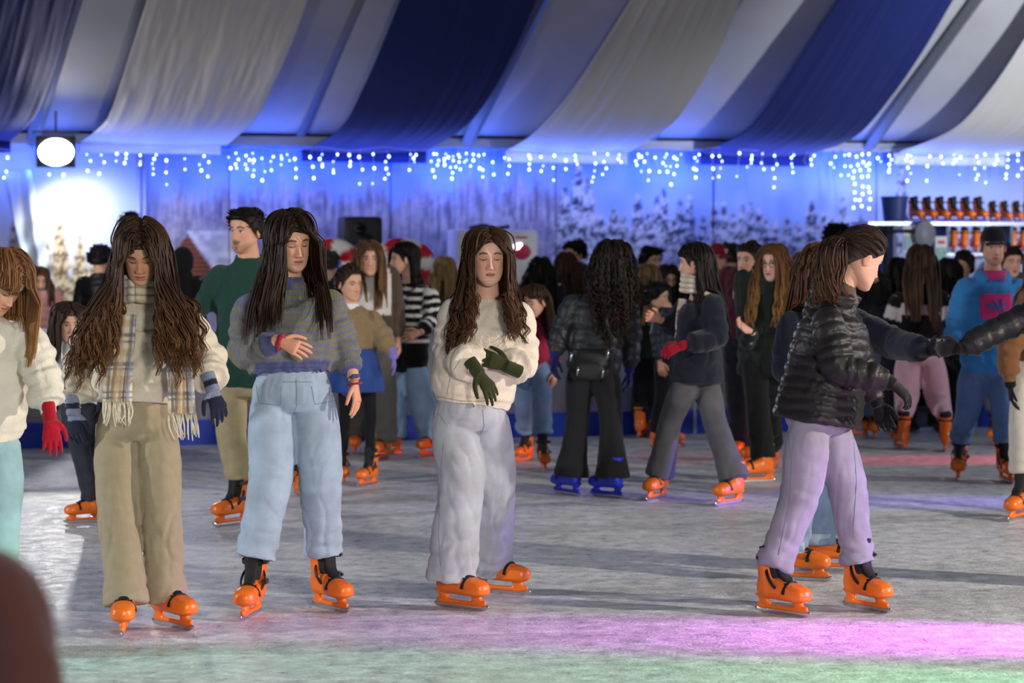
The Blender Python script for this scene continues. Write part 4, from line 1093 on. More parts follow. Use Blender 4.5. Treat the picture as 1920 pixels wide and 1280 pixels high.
    def garment(tp, seed, grow=0.0):
        g = MB(); hem = J['hip'] + Z3 * tp['hem'] * s
        if 'hemj' in tp: hem = W(*tp['hemj'][:2], D + (tp['hemj'][2] if len(tp['hemj']) > 2 else 0))
        nk = J['nk']; w = np.array(tp['w']) * s + grow; dp = np.array(tp['dpt']) * s + grow
        shz = (J['sr'] + J['sl']) / 2
        pts = np.array([hem, hem * .80 + nk * .20, hem * .5 + nk * .5, hem * .24 + nk * .76, shz - Z3 * .01 * s, nk - Z3 * .012 * s, nk + Z3 * (.012 + tp.get('neckup', 0)) * s])
        ww = np.array([w[0], w[1], w[2], w[3], w[4], .085 * s, .064 * s + grow]); dd = np.array([dp[0], dp[1], dp[2], dp[3], dp[4], .070 * s, .062 * s + grow])
        S = spline(np.column_stack([pts, ww, dd]), 40)
        t = np.linspace(0, 1, 40)[:, None]; refs = lfH * (1 - t) + lfS * t
        L_ = np.linalg.norm(nk - hem)
        if tp['kind'] == 'puffer': fo = folds(seed, .004, .16, 2)
        else: fo = folds(seed, tp['fold'], .13, 2.0, lambda q: np.exp(-((q / L_ - .18) / .22) ** 2) + .25)
        put(g, loft(S[:, :3], S[:, 3], S[:, 4], refs, 32, fo, expo=2.3))
        for sd, sg in (('r', -1), ('l', 1)):
            if tp.get('sleeveless'): continue
            a0, e0, w0 = J['s' + sd], J['e' + sd], J['w' + sd]; r = np.array(tp['sl']) * s + grow * .6
            dfo = nrm(w0 - e0); endp = w0 + dfo * tp.get('slx', .005)
            inn = a0 - lfS * sg * .05 * s
            pts = np.array([inn, a0 + (e0 - a0) * .08, a0 * .5 + e0 * .5, e0, e0 * .5 + w0 * .5, endp - dfo * .055, endp - dfo * .04, endp])
            rr = np.array([r[0] * .62, r[0] * .80, r[1] * .97, r[2] * .97, r[3], r[3] * tp.get('blouse', 1.0), r[4] * 1.05, r[4]])
            S = spline(np.column_stack([pts, rr]), 46)
            al = np.linalg.norm(e0 - a0); tl = al + np.linalg.norm(w0 - e0)
            if tp['kind'] == 'puffer': fo = folds(seed, .005, .12, 2)
            else: fo = folds(seed + 5 + sg, tp['fold'] * 1.15, .068, 1.6, lambda q: (np.exp(-((q - al) / .11) ** 2) + .8 * np.exp(-((q - tl + .07) / .10) ** 2) + .2) * (q < tl - .03))
            ref = nrm(np.cross(dfo, nrm(e0 - a0)) + .05 * fw)
            put(g, loft(S[:, :3], S[:, 3], S[:, 3] * .95, ref, 20, fo))
        if tp.get('hood'):
            a = np.linspace(-2.6, 2.6, 19); nkc = nk + Z3 * .018 * s
            ring = np.array([nkc + (-fwS * math.cos(q) * .085 + lfS * math.sin(q) * .088) * s + Z3 * (-.018 - .035 * (1 - math.cos(q)) * .5 + .012) * s for q in a])
            rr = (.022 + .022 * (np.cos(a) * .5 + .5)) * s; put(g, loft(ring, rr * 1.1, rr, Z3, 12))
            bk = spline(np.array([list(nk - fwS * .075 * s + Z3 * .02) + [.06, .03], list(nk - fwS * .115 * s - Z3 * .06) + [.10, .035], list(nk - fwS * .12 * s - Z3 * .15) + [.075, .028], list(nk - fwS * .115 * s - Z3 * .19) + [.03, .012]]), 12)
            put(g, loft(bk[:, :3], bk[:, 3] * s, bk[:, 4] * s, lfS, 16))
        if tp.get('collar') == 'stand':
            c0 = nk + Z3 * .0; S = spline(np.array([list(c0 - Z3 * .03) + [.085, .080], list(c0 + Z3 * .03) + [.080, .078], list(c0 + Z3 * .065 + fwS * .0) + [.082, .082]]), 8); put(g, loft(S[:, :3], S[:, 3] * s, S[:, 4] * s, lfS, 20))
        if tp.get('collar') == 'polo':
            a = np.linspace(-2.75, 2.75, 17); ring = np.array([nk + (-fwS * math.cos(q) * .068 + lfS * math.sin(q) * .070) * s + Z3 * (.028 - .022 * (1 - math.cos(q))) * s for q in a]); put(g, loft(ring, .024 * s, .008 * s, Z3, 8))
        me = bake(g, vox, 1, 'top'); v = getv(me)
        if tp['kind'] != 'puffer': v = v + getn(me) * ridge(v, 1.5 * tp.get('crease', .0075), (7.5, 7.5, 4), seed + 9)[:, None]
        # ribbed hem band: draw the hem in
        setv(me, v); return me, v, S
    me, v, _ = garment(tp, seed + 40)
    # distance of each vertex along the body or the arm it belongs to
    best = np.full(len(v), 1e9); sv = np.zeros(len(v)); kind_ = np.zeros(len(v), int)
    hemP = J['hip'] + Z3 * tp['hem'] * s
    if 'hemj' in tp: hemP = W(*tp['hemj'][:2], D)
    for k, (chain, r) in enumerate((((hemP, J['nk']), .15), ((J['sr'], J['er'], J['wr']), .07), ((J['sl'], J['el'], J['wl']), .07))):
        acc = 0
        for a, b in zip(chain[:-1], chain[1:]):
            ab = b - a; t = np.clip(((v - a) @ ab) / (ab @ ab), -.1 if k == 0 else 0, 1.05); d = np.linalg.norm(v - a - t[:, None] * ab, axis=1) / r
            if k == 0: d = np.where(abs((v - a) @ lfS) < .155 * s, d * .8, d * 1.2)
            m = d < best; best[m] = d[m]; ln = np.linalg.norm(ab); sv[m] = (acc + t * ln)[m]; kind_[m] = k; acc += ln
        if k: sv[kind_ == k] -= acc
    along = np.where(kind_ == 0, sv, -sv)
    if tp['kind'] == 'puffer':
        ql = tp.get('ql', .062); w_ = vnoise(v * 14, seed) * .012
        v = v + getn(me) * (tp.get('qa', .011) * (np.abs(np.sin(np.pi * (along + w_) / ql)) ** .55 - .75) + .003 * vnoise(v * 45, seed + 1))[:, None]; setv(me, v)
    elif tp['kind'] in ('fleece', 'knit') or tp.get('pattern'):
        rib = tp.get('rib', .05)
        v = v - getn(me) * (.009 * sst(rib, rib - .012, along) * (along > -.05))[:, None]; setv(me, v)
    if tp.get('pattern'):
        setcol(me, tp['pattern'](sv, kind_, v)); add(tp['name'], me, M_PATTERN)
    else: add(tp['name'], me, cloth(tp['color'], tp['kind']))
    ctx = dict(parts={o.name.split('.')[0]: o for o in P0.children}, J=J, R=R, s=s, fw=fw, lf=lf, fwS=fwS, lfS=lfS, lfH=lfH, add=add, hs=hs, D=D, P0=P0, o0=o0, seed=seed, res=res, garment=garment, tp=tp, foot=foot)
    # ---- hair
    if hair:
        cols = [('c', J['sr'] + Z3 * .0, J['sl'] + Z3 * .0, .070 * s), ('c', J['nk'] + lfS * .07 * s - Z3 * .16 * s, J['hip'] + lfH * .07 * s, .112 * s), ('c', J['nk'] - lfS * .07 * s - Z3 * .16 * s, J['hip'] - lfH * .07 * s, .112 * s),
                ('c', J['sr'], J['er'], .072 * s), ('c', J['sl'], J['el'], .072 * s), ('c', J['nk'] - Z3 * .02, nb, .058 * s)]
        hr = dict(hair); hr.setdefault('bodyf', fwS); hr.setdefault('lat', lfS)
        add('hair', hair_mesh(hr, R, J['hd'], hs, res, cols, rnd, fw), M_HAIR)
    for ex in extras: ex(ctx)
    return ctx
# ------------------------------------------------------------------ worn extras
def sheet(rows, name, parent_add, m, colf=None, th=.008):
    P = np.array(rows); n, k = P.shape[:2]; kk = np.arange(n - 1)[:, None] * k + np.arange(k - 1)[None]
    q = np.stack([kk, kk + k, kk + k + 1, kk + 1], -1).reshape(-1, 4)
    me = mesh(name, P.reshape(-1, 3), q, None, True, colf)
    o = parent_add(name, me, m); so = o.modifiers.new('thick', 'SOLIDIFY'); so.thickness = th; so.offset = 0
    return o


def plaid(u, s):
    """u across in metres, s along in metres"""
    c = np.broadcast_to(hx('#e6dcc6'), u.shape + (3,)).copy()
    def band(x, a, b, cc, k):
        nonlocal c
        m = (((x >= a) & (x <= b)) * k)[..., None]; c = c * (1 - m) + hx(cc) * m
    for off in np.arange(-.4, 1.2, .12):
        band(s, off, off + .014, '#5f6478', .75); band(s, off + .028, off + .036, '#5f6478', .75); band(s, off + .06, off + .095, '#caa881', .55)
    for off in (-.048, .024): band(u, off, off + .010, '#5f6478', .7)
    band(u, -.022, .010, '#c7a47c', .6); band(u, .040, .052, '#9aa0b4', .7)
    return c


def scarf(tails, ring=True):
    def f(x):
        J, D, add, fwS, lfS = x['J'], x['D'], x['add'], x['fwS'], x['lfS']
        if ring:
            a = np.linspace(0, 2 * np.pi, 40); nk = J['nk'] + Z3 * .045 + fwS * .03; mb = MB()
            for dz, rr in ((-.032, .032), (0, .030), (.035, .024)):
                P = np.array([nk + Z3 * (dz - .012 * math.cos(q) * -1) + (fwS * math.cos(q) * .078 + lfS * math.sin(q) * .080) for q in a])
                L = loft(P, .026, rr * .8, Z3, 20, lambda s, an: .004 * np.sin(s * 60 + 2 * an)); mb.add(L[0], L[1], L[2], plaid((L[3][:, 0] - .5) * .15, L[3][:, 1]), L[3])
            x['sc'] = add('scarf', mb.mesh('scarf', True, True), M_PATTERN)
        for pts, hw, fr in tails:
            C_ = spline(np.array([np.concatenate([W(px, py, D + dd), [h]]) for (px, py, dd), h in zip(pts, hw)]), 46); u = np.linspace(-1, 1, 22)
            rows = [[C_[k, :3] + lfS * C_[k, 3] * t + np.array([0, -1, 0]) * (.012 * math.sin(t * 7 + k * .06)) for t in u] for k in range(46)]
            s = np.concatenate([[0], np.cumsum(np.linalg.norm(np.diff(C_[:, :3], axis=0), axis=1))])
            col = plaid(*np.broadcast_arrays(C_[:, 3:4] * u[None] , s[:, None])).reshape(-1, 3)
            sheet(rows, 'scarf_tail', add, M_PATTERN, col, .012)
            mb = MB(); r = np.random.default_rng(int(pts[0][0]))
            for t in np.linspace(-1, 1, 17):
                p = C_[-1, :3] + lfS * C_[-1, 3] * t; q = p + np.array([r.normal(0, .012) + fr, -.01, -.10 * r.uniform(.8, 1.15)]); m = (p + q) / 2 + np.array([r.normal(0, .008), 0, 0])
                put(mb, tube([p + Z3 * .01, m, q], [.0045, .004, .0025], 5, (0, 1, 0), n=7))
            add('fringe', mb.mesh('fringe'), cloth('#e0d5bd', 'knit'))
    return f


def cap(color, brim_len=.075, logo=None):
    def f(x):
        J, R, hs, add = x['J'], x['R'], x['hs'], x['add']; k = hs / .237; c = J['hd']
        mb = MB(); na, nz = 32, 14; az = np.linspace(0, 2 * np.pi, na, endpoint=False); t = np.linspace(0, 1, nz)
        Zc = .040 + .094 * t; rr = np.sqrt(np.clip(1 - ((Zc - .04) / .095) ** 2.4, 0, 1))
        v = np.stack([np.sin(az)[None] * rr[:, None] * .083, -np.cos(az)[None] * rr[:, None] * .104 + .006, np.broadcast_to(Zc[:, None], (nz, na))], -1).reshape(-1, 3)
        kk = np.arange(nz - 1)[:, None] * na; jj = np.arange(na)[None]; q = np.stack([kk + jj, kk + (jj + 1) % na, kk + na + (jj + 1) % na, kk + na + jj], -1).reshape(-1, 4)
        mb.add(v * k @ R.T + c, q)
        rows = []
        for i in range(7):
            d = i / 6; rows.append([[math.sin(a) * (.083 - .004 * d), -math.cos(a) * .100 - d * brim_len * math.cos(a * .95) ** .6, .044 - .020 * (a / .95) ** 2 - .010 * d] for a in np.linspace(-.95, .95, 15)])
        P = np.array(rows) * k @ R.T + c
        o = add('cap', mb.mesh('cap'), cloth(color)); so = o.modifiers.new('thick', 'SOLIDIFY'); so.thickness = .004
        sheet(P, 'cap_brim', add, cloth(color), None, .005)
        if logo:
            m = MB()
            m.box((-.006, -.112, .062), (.006, -.098, .092)); m.box((-.018, -.110, .086), (.018, -.094, .095))
            me = m.mesh('cap_letter', False); vv = getv(me); setv(me, vv * k @ R.T + c); add('cap_letter', me, cloth(logo))
    return f


def glasses(color='#7a3d45'):
    def f(x):
        J, R, hs, add = x['J'], x['R'], x['hs'], x['add']; k = hs / .237; mb = MB(); a = np.linspace(0, 2 * np.pi, 25)
        for s in (-1, 1):
            P = np.column_stack([s * .031 + .0225 * np.cos(a), -.094 + .006 * abs(np.cos(a)), -.003 + .0175 * np.sin(a)]); put(mb, loft(P, .0022, .0022, (0, 1, 0), 6))
            put(mb, tube([(s * .052, -.088, .002), (s * .072, -.04, .004), (s * .076, .012, .0)], .002, 5, (0, 0, 1)))
        put(mb, tube([(-.010, -.095, .0), (0, -.097, .003), (.010, -.095, .0)], .002, 5, (0, 1, 0)))
        me = mb.mesh('glasses'); setv(me, getv(me) * k @ R.T + J['hd']); add('glasses', me, mat('spectacle_frame_' + color, color, .35))
    return f


def hood_up(color, kind='plain'):
    def f(x):
        J, R, hs, add = x['J'], x['R'], x['hs'], x['add']; k = hs / .237; mb = MB()
        v, q, t, _ = ellipsoid((0, .022, .012), (.100, .118, .140), None, 26, 20)
        v[:, 1] = np.where(v[:, 1] < -.045, -.045 - (v[:, 1] + .045) * .1, v[:, 1])
        mb.add(v * k @ R.T + J['hd'], q, t); S = np.array([J['hd'] - Z3 * .09, J['nk'] - Z3 * .03]); put(mb, loft(S, .085, .085, x['lfS'], 18)); add('hood', bake(mb, .012, 3, 'hood'), cloth(color, kind))
    return f


def belt_skirt(color, length=.30, flare=1.35):
    def f(x):
        J, s, add = x['J'], x['s'], x['add']; h = J['hip'] + Z3 * .08 * s; t = np.linspace(0, 1, 18)
        P = np.array([h - Z3 * length * q for q in t]); A = (.15 + .15 * (flare - 1) * t) * s * 1.1
        add('skirt', mesh('skirt', *loft(P, A, A * .8, x['lfH'], 40, lambda ss, a: .010 * np.sin(a * 11) * np.clip(ss / .2, 0, 1))[:3]), cloth(color, 'denim'))
    return f


def inner_neck(color, kind='knit', r=.072, dz=.03):
    """the collar or neckline of the layer below"""
    def f(x):
        nk = x['J']['nk']; s = x['s']; mb = MB(); S = np.array([nk - Z3 * .03, nk + Z3 * .01, nk + Z3 * dz]); put(mb, loft(S, np.array([r * 1.2, r, r * .95]) * s, np.array([r * 1.1, r * .95, r * .92]) * s, x['lfS'], 24)); add_ = x['add']; add_('collar', mb.mesh('collar'), cloth(color, kind))
    return f


def front_panel(color, kind, hw=.06, z0=.03, z1=.42, name='shirt_front', out=.006):
    """open jacket: the garment beneath shows as a strip down the front of the chest"""
    def f(x):
        J, s, add = x['J'], x['s'], x['add']; rows = []; dp = x['tp']['dpt']
        for i in range(16):
            t = i / 15; p = J['nk'] * (1 - t) + J['hip'] * t - Z3 * (z0 * (1 - t)) * s; L = np.linalg.norm(J['hip'] - J['nk'])
            if t * L > z1: break
            dep = np.interp(t, [0, .1, .24, .5, .8, 1], [.070, dp[4], dp[3], dp[2], dp[1], dp[0]]) * s + out + .012 * s
            rows.append([p + x['fwS'] * (dep - .25 * abs(u) ** 2 * hw) + x['lfS'] * u * hw * s for u in np.linspace(-1, 1, 9)])
        sheet(rows, name, add, cloth(color, kind), None, .01)
    return f


def chest_print(x):
    J, s, add = x['J'], x['s'], x['add']; nk = J['nk']; dp = x['tp']['dpt']
    def at(u, z, o=0):
        t = z / np.linalg.norm(J['hip'] - nk); dep = np.interp(t, [0, .1, .24, .5, .8, 1], [.075, dp[4], dp[3], dp[2], dp[1], dp[0]]) * s
        return nk - Z3 * z + x['lfS'] * u + x['fwS'] * (dep * (1 - .55 * (abs(u) / .2) ** 2) + .014 + o)
    rows = [[at(u, z) for u in np.linspace(-.108, .108, 13)] for z in np.linspace(.125, .295, 9)]
    sheet(rows, 'chest_print', add, cloth('#d83a7e'), None, .004)
    mb = MB()
    for pts in ([(-.07, .20), (-.03, .195), (.01, .21), (.06, .205)], [(-.06, .215), (-.01, .222), (.05, .222)], [(-.02, .165), (0, .19), (.015, .235)], [(.04, .16), (.03, .20), (.055, .25)], [(-.045, .20), (-.05, .22), (-.03, .228)]):
        put(mb, tube([at(u, z, .004) for u, z in pts], .006, 6, (0, 0, 1), n=10))
    add('print_lettering', mb.mesh('print_lettering'), cloth('#3c6fae'))


def wrist_band(sd, color, r, dz):
    def f(x):
        J = x['J']; d = nrm(J['t' + sd] - J['w' + sd]); c = J['w' + sd] + d * .018; u = nrm(np.cross(d, [.2, .9, .3])); v = np.cross(d, u); a = np.linspace(0, 2 * np.pi, 25); mb = MB()
        put(mb, loft(np.array([c + (u * math.cos(q) + v * math.sin(q)) * (.029 + r * .3) for q in a]), r, r * .7, d, 8, lambda s_, an: r * .2 * np.sin(s_ * 160))); x['add']('wrist_band', mb.mesh('wrist_band'), cloth(color, 'knit'))
    return f


def seams(part, lines, color, r=.0018, name='seam'):
    """stitched seams laid on the garment's own surface along pixel-traced lines"""
    from mathutils.bvhtree import BVHTree
    def f(x):
        o = x['parts'][part]; me = o.data; v = getv(me) + x['o0']
        tree = BVHTree.FromPolygons([tuple(q) for q in v], [tuple(p.vertices) for p in me.polygons])
        for ln in lines:
            pts = []
            for (x0, y0), (x1, y1) in zip(ln[:-1], ln[1:]):
                for t in np.linspace(0, 1, 14)[(1 if pts else 0):]:
                    d = nrm(ray(x0 + (x1 - x0) * t, y0 + (y1 - y0) * t)); h = tree.ray_cast(Vector(CP), Vector(d))
                    if h[0] is not None: pts.append(np.array(h[0]) - d * .0005)
            if len(pts) > 3:
                P = np.array(pts); P[1:-1] = (P[:-2] + P[1:-1] * 2 + P[2:]) / 4; mb = MB(); put(mb, tube(P, r, 5, (0, 1, 0))); x['add'](name, mb.mesh(name), cloth(color, 'denim'))
    return f


# ------------------------------------------------------------------ foreground skaters
person('girl in cream sweatshirt and red glove bending at the left picture edge', 9.8, yaw=38, base=(-45, 1225), H=1.66, head=(4, 526, -.10), hyaw=52, hpitch=44, res=3,
       j=dict(nk=(-22, 606, .03), sl=(46, 622, .02), el=(80, 702, .0), wl=(92, 776, -.06), tl=(103, 872, -.08), sr=(-100, 628, -.10), er=(-120, 720, -.1), hip=(-34, 835, .1)),
       top=dict(color='#e8e2d2', kind='fleece', hem=.03, sl=(.085, .080, .078, .070, .042), w=(.165, .182, .175, .175, .155), blouse=1.1, name='sweatshirt', fold=.011),
       pants=dict(color='#9dc0c8', kind='denim', r=(.10, .088, .088, .095), name='jeans'),
       hair=dict(color='#7a5436', tip='#a87a48', length=.36, part=0.0, front=1.9, front_sides=(0, 0), tuck=-1, thick=1.0), face=dict(eyes='down', lips='#c07a6c', brow='#5a4030'), skin='#dba58a', palm=dict(l=(-.35, .9, -.1)), gloves=dict(l='#b3182c', r='#b3182c', curl=.22))

person('girl in cream sweatshirt with plaid fringed scarf and long brown hair looking down', 10.3, yaw=4, base=(268, 1182), H=1.66, head=(264, 473, -.06), hyaw=4, hpitch=31, res=3,
       j=dict(nk=(262, 566, .06), sr=(184, 596, .03), sl=(342, 594, .03), er=(150, 690, .03), wr=(137, 764, -.04), tr=(142, 850, -.05), el=(388, 672, .03), wl=(396, 722, -.14), tl=(422, 800, -.18), hip=(254, 796, .02), hr=(216, 798, .02), hl=(294, 798, .02), kr=(222, 965, -.02), kl=(303, 965, .0)),
       feet=dict(r=(234, 1186, 4), l=(322, 1176, 42)), palm=dict(r=(.4, .85, 0), l=(-.5, .8, 0)),
       top=dict(color='#ded3be', kind='fleece', hemj=(250, 758), sl=(.083, .080, .078, .074, .042), w=(.163, .182, .175, .175, .155), dpt=(.12, .13, .122, .118, .09), blouse=1.12, name='sweatshirt', fold=.012),
       pants=dict(color='#a4977c', kind='plain', r=(.099, .086, .084, .093), hemz=.115, name='trousers', bunch=.007, crease=.008),
       hair=dict(color='#3d291c', tip='#6d4a2e', length=.60, part=.004, front=2.6, vol=1.8, spread=.5, wave=.014, lam=.13, wstart=.45, thick=1.15, clump=.016), face=dict(eyes='down', lips='#c27a6e', brow='#241711'), skin='#d69f80',
       gloves=dict(l='#2a2f45', r='#2a2f45', stripes=True, curl=.3, cuff=.055),
       extras=[scarf([([(232, 590, -.15), (226, 660, -.175), (221, 720, -.165), (220, 752, -.155)], [.05, .056, .058, .058], -.002), ([(318, 596, -.14), (334, 660, -.175), (339, 720, -.170), (341, 776, -.16)], [.045, .050, .052, .055], .02)])])


def stripes_sweater(sv, kd, v):
    c = np.zeros((len(v), 3)); a, b = hx('#6a6c84'), hx('#77755a'); g = hx('#8a8a84')
    x = np.where(kd == 0, sv, -sv); ph = (x / .0285) % 1
    c[:] = a; c[ph > .52] = b; m = (ph > .44) & (ph < .52); c[m] = g * .8
    rib = (x < .055); c[rib] = hx('#565a86')
    return c
person('girl in grey striped jumper and pale jeans with bare hands', 10.7, yaw=6, base=(545, 1150), H=1.70, head=(547, 452, -.03), hyaw=26, hpitch=15, hroll=-4, res=3,
       j=dict(nk=(541, 530, .03), sr=(466, 572, .0), sl=(614, 562, .04), er=(459, 662, .0), wr=(520, 638, -.22), tr=(588, 664, -.26), el=(641, 640, .05), wl=(664, 712, -.03), tl=(675, 792, -.05), hip=(548, 742), hr=(510, 745), hl=(588, 745, .02), kr=(508, 890, -.03), kl=(601, 885, .03)),
       feet=dict(r=(472, 1156, -10), l=(618, 1143, 36)), palm=dict(r=(.1, .9, -.35), l=(-.8, .3, 0)),
       top=dict(hemj=(547, 702), sl=(.084, .080, .074, .056, .042), w=(.178, .200, .192, .180, .158), dpt=(.125, .135, .13, .122, .09), blouse=1.05, name='jumper', fold=.011, pattern=stripes_sweater),
       pants=dict(color='#a3b5c8', kind='denim', r=(.106, .096, .088, .088), hemz=.255, bunch=.013, crease=.009, name='jeans', pelv=(.172, .122)),
       hair=dict(color='#2b1c15', tip='#3d291d', length=.48, part=-.012, front=2.3, spread=.35, thick=1.0, clump=.015, lift=1), face=dict(eyes='down', lips='#b9756c', brow='#20140f'), skin='#dba588', gloves=dict(curl={'r': .38, 'l': .16}),
       extras=[inner_neck('#565a86', 'knit', .066, .026), seams('jeans', [[(480, 722), (486, 756), (526, 760), (528, 724)], [(584, 724), (590, 758), (624, 752), (624, 722)], [(556, 712), (557, 760), (550, 778)], [(531, 716), (584, 716)]], '#7f93aa'), seams('jumper', [[(478, 690), (600, 688)]], '#4c4f78', .0025), wrist_band('r', '#a82c42', .010, .012), wrist_band('l', '#a82c38', .005, .004)])

person('girl in cream hoodie and wide pale jeans with crossed green gloves', 10.9, yaw=6, base=(895, 1128), H=1.66, head=(915, 483, -.03), hyaw=8, hpitch=4, res=3,
       j=dict(nk=(912, 562, .03), sr=(852, 582, .02), sl=(972, 584, .02), er=(843, 655, .02), wr=(892, 692, -.24), tr=(938, 756, -.28), el=(976, 676, .02), wl=(958, 690, -.15), tl=(905, 668, -.19), hip=(882, 782), hr=(846, 784, -.02), hl=(918, 784, .04), kr=(864, 910, -.06), kl=(924, 905, .10)),
       feet=dict(r=(862, 1141, 52), l=(936, 1113, 62)), palm=dict(r=(-.5, .75, -.3), l=(0, .9, -.3)),
       top=dict(color='#e0d4c2', kind='fleece', hemj=(882, 762), sl=(.088, .086, .084, .076, .044), w=(.170, .192, .190, .178, .150), dpt=(.13, .14, .132, .122, .09), blouse=1.15, name='hoodie', hood=True, fold=.013),
       pants=dict(color='#aeb2ba', kind='denim', r=(.108, .108, .108, .106), hemz=.125, bunch=.009, crease=.010, name='jeans', pelv=(.172, .125)),
       hair=dict(color='#3f2b1e', tip='#5c3c28', length=.46, part=.0, front=2.4, spread=.25, fore=.072, wave=.014, lam=.11, wstart=.45, thick=1.1, clump=.014), face=dict(eyes='down', lips='#b9706a', brow='#3a271d'), skin='#dfae96',
       gloves=dict(l='#33391f', r='#33391f', curl={'r': .2, 'l': .3}, cuff=.05),
       extras=[seams('jeans', [[(905, 768), (908, 800), (900, 815)], [(822, 775), (840, 800)], [(832, 820), (826, 900), (822, 1000), (826, 1060)]], '#8b8f98'), seams('hoodie', [[(812, 742), (870, 752), (940, 752)], [(838, 738), (846, 700), (862, 676)]], '#b7ab98', .0025)])

person('girl in black quilted puffer jacket and faded jeans with ponytail turned away', 10.75, yaw=104, base=(1540, 1146), H=1.68, head=(1614, 486, -.02), hyaw=112, hpitch=24, res=3,
       j=dict(nk=(1572, 556, .0), sr=(1548, 596, -.15), sl=(1578, 590, .16), er=(1574, 690, -.24), wr=(1664, 714, -.25), tr=(1708, 748, -.25), el=(1610, 680, .22), wl=(1640, 750, .22), hip=(1534, 786), hr=(1520, 790, -.075), hl=(1550, 790, .085), kr=(1502, 920, -.06), kl=(1588, 915, .09)),
       feet=dict(r=(1464, 1152, 44), l=(1622, 1143, 34)),
       top=dict(color='#1d1a1c', kind='puffer', hemj=(1532, 792), sl=(.092, .086, .078, .066, .048), w=(.195, .19, .175, .165, .14), dpt=(.192, .186, .168, .150, .115), ql=.05, name='puffer_jacket', neckup=.02, collar='stand', hood=True),
       pants=dict(color='#938f9d', kind='denim', r=(.108, .094, .080, .080), hemz=.205, bunch=.014, crease=.008, name='jeans', pelv=(.17, .15)),
       hair=dict(color='#2f1f18', tip='#5a3d2b', style='pony', length=.34, tie=(0, .108, .035), tail=(0, 1, .05), wave=.014, lam=.12, wstart=.5, thick=1.0, low=-.10, clump=.014), face=dict(eyes='down'), skin='#d9a78f', gloves=dict(r='#17161a', l='#17161a', curl=.5), palm=dict(r=(.1, .4, -.9)),
       extras=[inner_neck('#5b4740', 'fleece', .082, .05), seams('jeans', [[(1478, 810), (1484, 870), (1480, 940), (1460, 1040)], [(1600, 820), (1606, 900), (1600, 1000)]], '#6f7f95')])

person('person in navy jumper and turned up jeans skating behind the puffer jacket', 12.1, yaw=62, base=(1522, 1078), H=1.66, head=(1536, 508), hyaw=70, hpitch=20, res=2,
       j=dict(nk=(1530, 570, .02), sr=(1484, 600, -.1), sl=(1590, 596, .12), er=(1476, 690, -.08), wr=(1520, 740, -.2), el=(1664, 640, .04), wl=(1738, 658, -.3), tl=(1775, 652, -.42), hip=(1520, 792)),
       feet=dict(r=(1497, 1088, 70), l=(1552, 1070, 80)), top=dict(color='#1e2130', kind='knit', hem=-.0, name='jumper', sl=(.085, .085, .084, .068, .046), w=(.17, .185, .18, .17, .15)),
       pants=dict(color='#7f97b2', kind='denim', r=(.10, .095, .10, .098), hemz=.13, name='jeans', cuff='#a9b9cb'),
       hair=dict(color='#5b3d28', tip='#8a6038', length=.40, wave=.01, front=.6), gloves=dict(l='#16161a', r='#16161a'), face=dict(eyes='down'))

person('skater in black padded jacket reaching in from the right picture edge', 11.5, yaw=-70, base=(2060, 1100), H=1.68, head=(2010, 470), res=2,
       j=dict(nk=(2025, 540), sr=(1990, 572, .05), er=(1898, 606, .0), wr=(1806, 652, -.05), tr=(1762, 655, -.06), sl=(2050, 590, -.15)),
       top=dict(color='#1b1a1e', kind='puffer', sl=(.085, .080, .072, .064, .048), name='padded_jacket', ql=.07), pants=dict(color='#2a2c34'), hair=dict(color='#3a281c', length=.35), gloves=dict(r='#141418', l='#141418', curl=.5))

person('skater in brown fleece with black glove at the right picture edge', 14.2, yaw=-30, base=(1952, 972), H=1.66, head=(1962, 480), res=2,
       j=dict(sr=(1914, 596), er=(1892, 664), wr=(1894, 716), tr=(1898, 770)), feet=dict(r=(1911, 974, -35), l=(1975, 965, 10)),
       top=dict(color='#7a5233', kind='fleece', name='fleece_jacket', sl=(.082, .078, .072, .064, .046)), pants=dict(color='#cfc8ba', kind='plain', r=(.095, .09, .085, .08), hemz=.27), hair=dict(color='#4a3222', length=.4), gloves=dict(r='#121216', l='#121216'))

# ------------------------------------------------------------------ skaters further back
person('man with moustache in dark green polo shirt and khaki trousers', 14.0, yaw=-18, base=(480, 972), H=1.80, head=(461, 433), hyaw=-34, hpitch=3, res=2,
       j=dict(nk=(466, 487), sr=(416, 512), sl=(516, 512), er=(386, 566, .0), wr=(352, 592, -.1), tr=(330, 606, -.12), hip=(456, 720)), feet=dict(r=(437, 984, -38), l=(562, 930, 20)),
       top=dict(color='#203f37', kind='knit', hem=-.02, name='polo_shirt', collar='polo', sl=(.078, .072, .064, .054, .040), w=(.16, .165, .165, .175, .155)),
       pants=dict(color='#a89a76', kind='plain', r=(.095, .082, .076, .074), hemz=.275, bunch=.008), hair=dict(color='#17110e', style='short', length=.024, fade=True, flow=(0, -.35, .75), rand=.12, curl=.03, cap=.085, low=-.05, thick=.6), face=dict(beard=.8, male=True, brow='#1d1410', glance=-.003, lips='#a8655a'), skin='#cf9c80')

person('small child in white jacket half hidden behind the scarf girl', 14.2, yaw=-15, base=(150, 978), H=1.20, head=(130, 606), hyaw=20, hpitch=10, res=2, feet=dict(r=(162, 980, -66), l=(200, 970, -40)),
       top=dict(color='#dfe0e2', kind='fleece', name='jacket'), pants=dict(color='#34363e', kind='denim', r=(.10, .085, .08, .085), hemz=.13), hair=dict(color='#33231a', length=.30, front=1.6), face=dict(eyes='open', brow='#33231a'), skin='#e2b59d', gloves=dict(r='#22252f', l='#22252f'))

